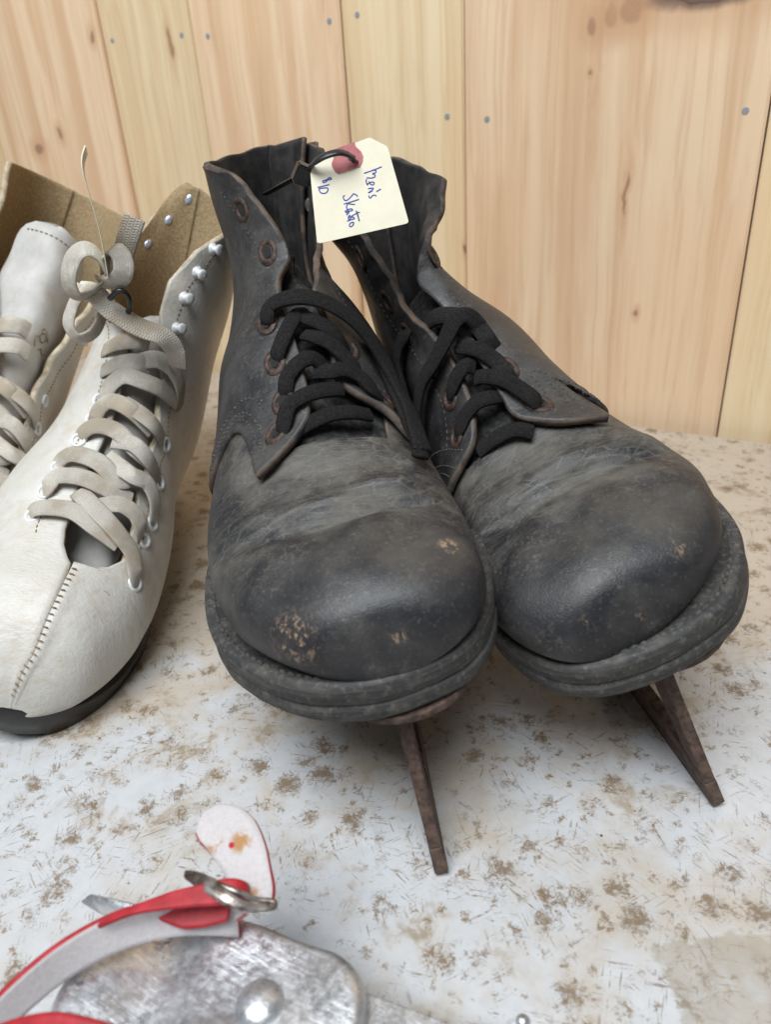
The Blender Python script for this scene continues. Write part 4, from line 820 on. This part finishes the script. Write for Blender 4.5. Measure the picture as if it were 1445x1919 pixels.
tail = [at_y(564, 327, 0.323), at_y(548, 336, 0.332), at_y(530, 346, 0.345), at_y(512, 356, 0.362), at_y(496, 364, 0.380)]
sweep('strap', [loc(p) for p in tail], [np.array([.3, -.3, 1]) for _ in tail], 0.0026, 0.0012, M_BLKPLASTIC, tie, n=40, seg=10, sq=4)
bm = bmesh.new(); bmesh.ops.create_cube(bm, size=1.0)
for v in bm.verts: v.co = Vector((v.co.x * 0.0070, v.co.y * 0.0055, v.co.z * 0.0076))
bmesh.ops.bevel(bm, geom=bm.edges[:], offset=0.0007, segments=2, affect='EDGES')
me = bpy.data.meshes.new('tie_head'); bm.to_mesh(me); bm.free(); me.materials.append(M_BLKPLASTIC)
o = bpy.data.objects.new('tie_head', me); C.objects.link(o); o.parent = tie; o.rotation_euler = (0.35, 0.45, 0.35)

# ------------------------------------------------------------------ second tag, seen on edge among the white laces
e0 = at_y(158, 272, 0.335); e1 = at_y(152, 316, 0.33); e2 = at_y(184, 430, 0.335); e3 = at_y(201, 522, 0.34)
et = empty('price_tag', Matrix.Translation(tuple(e3))); tag(et, 'thin cream tag seen edge on among the white laces', 'price tag')
r, _ = resample(np.array([e0, e1, e2, e3]), 24); dv = unit(np.array([-0.330, 1.0, -0.12]))
r0 = r - e3; G = np.stack([r0 + dv * w for w in np.linspace(0, 0.032, 6)], 1); Nn = unit(np.cross(np.gradient(G, axis=0), np.gradient(G, axis=1)))
slab('card', G, Nn, 0.0, 0.0005, [M_CARD], et, bulge=0.0)
tp = [at_y(205, 560, .345), at_y(222, 545, .343), at_y(238, 552, .345), at_y(243, 575, .35), at_y(232, 592, .355), at_y(205, 600, .36)]
ct = empty('cable_tie', Matrix.Translation(tuple(tp[2]))); tag(ct, 'small black cable tie looped in the white laces', 'cable tie')
tube('strap', [q - tp[2] for q in tp], 0.0013, M_BLKPLASTIC, ct, n=40, seg=8)

# ------------------------------------------------------------------ strap-on metal skate with a red strap, nearest the camera
def mat_galv():
    k = NT('galvanised_steel'); P = k.co('Object'); v = k.voro(P, 900, 'F1', 'Color'); n = k.noise(P, 60, 5, 0.7); n2 = k.noise(P, 420, 4, 0.7)
    col = k.mix(k.ramp(n, 0.35, 0.7), (0.48, 0.49, 0.51), (0.72, 0.73, 0.75))
    sp = k.math('MULTIPLY', k.ramp(k.noise(P, 150, 4, 0.7), 0.60, 0.68), k.ramp(k.noise(P, 35, 3), 0.48, 0.6))
    col = k.mix(sp, col, (0.10, 0.11, 0.16)); rs = k.math('MULTIPLY', k.ramp(k.noise(P, 90, 4, .7), 0.67, 0.72), 0.7); col = k.mix(rs, col, (0.30, 0.13, 0.06))
    return k.done(col, k.ramp(n2, 0.35, 0.65, 0.26, 0.50), k.bump(k.math('ADD', k.math('MULTIPLY', n2, 1.2), k.noise(k.rmap(P, (0, 0, .5), (60, 900, 60)), 1.0, 3, .6)), 0.3, 0.0005), metal=0.85)
M_GALV = mat_galv()
M_RED = mat_simple('red_strap', (0.30, 0.009, 0.016), (0.43, 0.022, 0.032), 240, 0.55, 0.3, 0.0005)
PZ = 0.034
org = at_z(400, 1850, 0.0)
ms = empty('clamp_skate', Matrix.Translation(tuple(org))); tag(ms, 'galvanised strap-on skate with red strap and buckle in front', 'ice skate')
lp = lambda px, py, z: at_z(px, py, z) - org
STAINS = [(tuple(lp(452, 1578, .055)), 0.0042), (tuple(lp(402, 1582, .055)), 0.0032), (tuple(lp(474, 1680, .049)), 0.003)]; DOTS = [(tuple(lp(433, 1583, .0553)), 0.0011)]
def mat_backing():
    k = NT('strap_backing'); P = k.co('Object')
    w = k.noise(P, 900, 2, 0.6)
    col = k.mix(w, (0.44, 0.41, 0.415), (0.60, 0.57, 0.57))
    for c, r in STAINS: col = k.mix(k.math('MULTIPLY', k.blob(P, c, r * .4, r), k.ramp(k.noise(P, 260, 4, .7), .40, .56)), col, (0.40, 0.22, 0.10))
    for c, r in DOTS: col = k.mix(k.blob(P, c, r * .7, r), col, (0.42, 0.03, 0.04))
    return k.done(col, 0.9, k.bump(w, 0.4, 0.0004), spec=0.2)
M_BACK = mat_backing()
M_STAIN = mat_simple('rust_stain', (0.45, 0.24, 0.10), (0.62, 0.42, 0.25), 500, 0.9)
M_BUCKLE = mat_simple('tarnished_buckle', (0.12, 0.085, 0.065), (0.50, 0.48, 0.46), 140, 0.34, 0.4, 0.0005, metal=0.8)
# sole plate: dished sheet with a rounded nose and a channel pressed along its left side
outl = [(85, 1925), (92, 1880), (112, 1838), (150, 1785), (205, 1742), (270, 1718), (345, 1706), (420, 1714), (490, 1731), (545, 1752), (590, 1768), (640, 1786), (672, 1820), (687, 1865), (684, 1915), (676, 1990), (640, 2100), (560, 2200), (420, 2250), (260, 2230), (140, 2150), (90, 2040)]
pts = np.array([lp(x, y, PZ)[:2] for x, y in outl]); pts = np.concatenate([pts, pts[:1]]); per, _ = resample(np.concatenate([pts[-3:-1], pts, pts[1:3]]), 300)
per, _ = resample(pts, 97); per = per[:-1]; cen = lp(400, 1900, PZ)[:2]
V = []; nr = 26
chA = lp(345, 1700, PZ)[:2]; chB = lp(255, 1925, PZ)[:2]; cd = (chB - chA) / np.linalg.norm(chB - chA); cn = np.array([-cd[1], cd[0]])
for a in range(nr + 1):
    f = a / nr
    for q in per:
        p = cen + (q - cen) * f; s_ = (p - chA) @ cn
        z = PZ - 0.0042 * math.exp(-(s_ / 0.010) ** 2) + 0.0012 * math.sin(p[0] * 90) * math.sin(p[1] * 120 + 1) + (0.0008 if f < 0.93 else 0.0008 - 0.003 * ((f - 0.93) / 0.07) ** 2)
        V.append((p[0], p[1], z))
V = np.array(V); n = len(per); F = grid_faces(nr + 1, n, cv=True); top = len(V)
V2 = V.copy(); V2[:, 2] -= 0.0016; F += [tuple(i + top for i in f[::-1]) for f in grid_faces(nr + 1, n, cv=True)]
F += [(nr * n + i, nr * n + (i + 1) % n, top + nr * n + (i + 1) % n, top + nr * n + i) for i in range(n)]
plate = recalc(mesh_obj('sole_plate', np.concatenate([V, V2]), F, M_GALV, ms))
def dome(name, c, r, h, mat, parent):
    V = [c + np.array([r * math.cos(b) * math.cos(a), r * math.cos(b) * math.sin(a), h * math.sin(b)]) for b in np.linspace(0, PI / 2 * .98, 8) for a in np.linspace(0, 2 * PI, 24, endpoint=False)]
    return recalc(mesh_obj(name, V, grid_faces(8, 24, cv=True) + [tuple(range(7 * 24, 8 * 24))], mat, parent))
dome('rivet', lp(487, 1882, PZ), 0.0062, 0.0034, M_GALV, plate)
# raised lettering along the channel
tc = bpy.data.curves.new('raised_lettering', 'FONT'); tc.body = 'HOLLAND'; tc.size = 0.0072; tc.extrude = 0.00035; tc.align_x = 'CENTER'; tc.align_y = 'CENTER'
to = bpy.data.objects.new('raised_lettering', tc); C.objects.link(to); bpy.context.view_layer.update()
dg = bpy.context.evaluated_depsgraph_get(); tme = bpy.data.meshes.new_from_object(to.evaluated_get(dg)); bpy.data.objects.remove(to)
tme.materials.clear(); tme.materials.append(M_GALV); to = bpy.data.objects.new('raised_lettering', tme); C.objects.link(to); to.parent = plate
pc = lp(285, 1785, PZ); to.location = (pc[0], pc[1], PZ - 0.0032); to.rotation_euler = (0.1, 0.0, math.atan2(-cd[1], -cd[0]))
# extension bar and its screw, blade below, far clamp fin
A0, A1 = lp(660, 1860, 0.029), lp(900, 1948, 0.029); dd = unit(A1 - A0); sd = np.array([-dd[1], dd[0], 0])
bm = bmesh.new()
vs = [A0 + sd * 0.001, A1 + sd * 0.001, A1 - sd * 0.020, A0 - sd * 0.020]
prism('extension_bar', [tuple(v[:2]) for v in vs], 0.0275, 0.0295, M_GALV, ms, bev=0.0004)
dome('screw_head', lp(980, 1916, 0.0), 0.0022, 0.0022, M_GALV, ms)
fp = [lp(155, 1688, 0.022), lp(170, 1676, 0.024), lp(235, 1690, 0.026), lp(300, 1712, 0.026), lp(300, 1735, 0.022), lp(190, 1712, 0.018)]
G = np.array([[fp[0], fp[1], fp[2], fp[3]], [fp[0] - [0, 0, .001], fp[5], (fp[5] + fp[4]) / 2, fp[4]]]).transpose(1, 0, 2); Nn = np.tile(unit(np.array([-.3, -.6, .7])), (4, 2, 1))
slab('side_clamp', np.repeat(G, 1, 0), Nn, -0.0007, 0.0007, [M_GALV], ms)
rn = [(lp(470, 1800, 0)[0], lp(470, 1800, 0)[1]), (lp(250, 1990, 0)[0], lp(250, 1990, 0)[1])]
b0 = np.array([*rn[0], 0]); b1 = np.array([*rn[1], 0]); dd2 = unit(b1 - b0); s2 = np.array([-dd2[1], dd2[0], 0]) * 0.0015
prism('runner', [tuple((b0 + s2)[:2]), tuple((b1 + s2)[:2]), tuple((b1 - s2)[:2]), tuple((b0 - s2)[:2])], 0.0004, PZ - 0.0035, M_GALV, ms, bev=0.0004)
# red strap: a band standing on edge, red outside, white backing inside
def band(name, path, wdir, width, parent, t=0.0016, n=60, taper=None, flip=1):
    P = np.array(path, float); Wd = np.array(wdir, float); R_, Ln = resample(np.concatenate([P, Wd], 1), n); P = R_[:, :3]; Wd = unit(R_[:, 3:]); m_ = 9
    tp_ = np.ones(n) if taper is None else np.interp(np.linspace(0, 1, n), *zip(*taper))
    G = np.stack([P + Wd * (width * (q * tp_))[:, None] for q in np.linspace(-.5, .5, m_)], 1)
    Nn = unit(np.cross(np.gradient(G, axis=0), np.gradient(G, axis=1))) * flip
    return slab(name, G, Nn, 0.0, t, [M_RED, M_RED, M_BACK], parent, bulge=0.0004)
st = [(-90, 1960, .036), (-30, 1905, .042), (40, 1838, .046), (120, 1776, .048), (215, 1726, .049), (310, 1700, .049), (390, 1696, .0475), (440, 1700, .046)]
strap = band('strap', [lp(*p) - np.array([0, 0, 0.005]) for p in st], [(0.10, -0.10, -1), (0.10, -0.15, -1), (0.1, -0.2, -1), (0.10, -0.3, -1), (0.10, -0.45, -1), (0.05, -0.5, -.9), (0, -0.5, -.8), (0, -0.5, -.8)], 0.0100, ms, flip=1, t=0.0021)
s2_ = [(190, 1737, .0490), (255, 1708, .0510), (320, 1690, .0520), (375, 1680, .0525), (420, 1673, .0525), (446, 1676, .0515), (456, 1688, .049), (440, 1700, .046)]
band('strap_fold', [lp(*p) for p in s2_], [(0.5, 0.8, .1), (0.4, 0.85, .15), (0.25, 0.9, .2), (0.2, 0.9, .25), (0.1, 0.95, .3), (0, .95, .3), (-.1, .95, .3), (-.1, .95, .3)], 0.0064, ms, flip=1, taper=[(0, .15), (.3, .5), (.6, .9), (1, 1)])
s3_ = [(300, 1712, .0440), (345, 1716, .0440), (395, 1714, .0440), (430, 1706, .0445)]
band('strap_fold', [lp(*p) for p in s3_], [(0.1, 0.8, .4)] * 4, 0.0060, ms, flip=1, taper=[(0, .4), (.4, 1), (1, .8)])
tl_ = [(466, 1690, .047), (468, 1660, .050), (456, 1620, .053), (436, 1572, .0555), (408, 1532, .0565), (392, 1514, .0565)]
band('strap_end', [lp(*p) for p in tl_], [(1, -.3, .05), (1, -.25, .1), (1, -.1, .1), (1, .2, .1), (1, .5, .1), (1, .6, .1)], 0.0148, ms, taper=[(0, .85), (.35, 1.0), (.7, 1.05), (.86, .95), (.95, .68), (1, .25)], flip=1, t=0.0022)
b2 = [(-60, 1995, .044), (40, 1962, .050), (120, 1956, .052), (230, 1985, .052)]
band('instep_strap', [lp(*p) for p in b2], [(0, .8, .5)] * 4, 0.011, ms)
# buckle: a bent wire frame with its tongue
bk = [(348, 1640, .052), (375, 1652, .0535), (410, 1672, .0545), (445, 1694, .053), (480, 1704, .051), (510, 1702, .050), (512, 1690, .050), (480, 1686, .051), (440, 1670, .054), (405, 1655, .0545), (372, 1640, .053), (348, 1636, .052)]
bu = empty('buckle', parent=ms)
tube('buckle_frame', [lp(*p) for p in bk], 0.0008, M_BUCKLE, bu, n=90, seg=8)
sweep('buckle_bar', [lp(*p) for p in [(350, 1640, .0522), (392, 1660, .0545), (432, 1688, .0540), (470, 1702, .0515), (505, 1700, .0503)]], [(0.2, -.5, 1)] * 5, 0.0042, 0.0010, M_BUCKLE, bu, n=40, seg=10, taper=[(0, .5), (.3, 1), (.7, .7), (1, .5)])
sweep('buckle_tongue', [lp(*p) for p in [(358, 1676, .0500), (385, 1672, .0520), (420, 1680, .0530)]], [(0, -.3, 1)] * 3, 0.0035, 0.0010, M_BUCKLE, bu, n=24, seg=10, taper=[(0, .6), (.4, 1), (1, .7)])
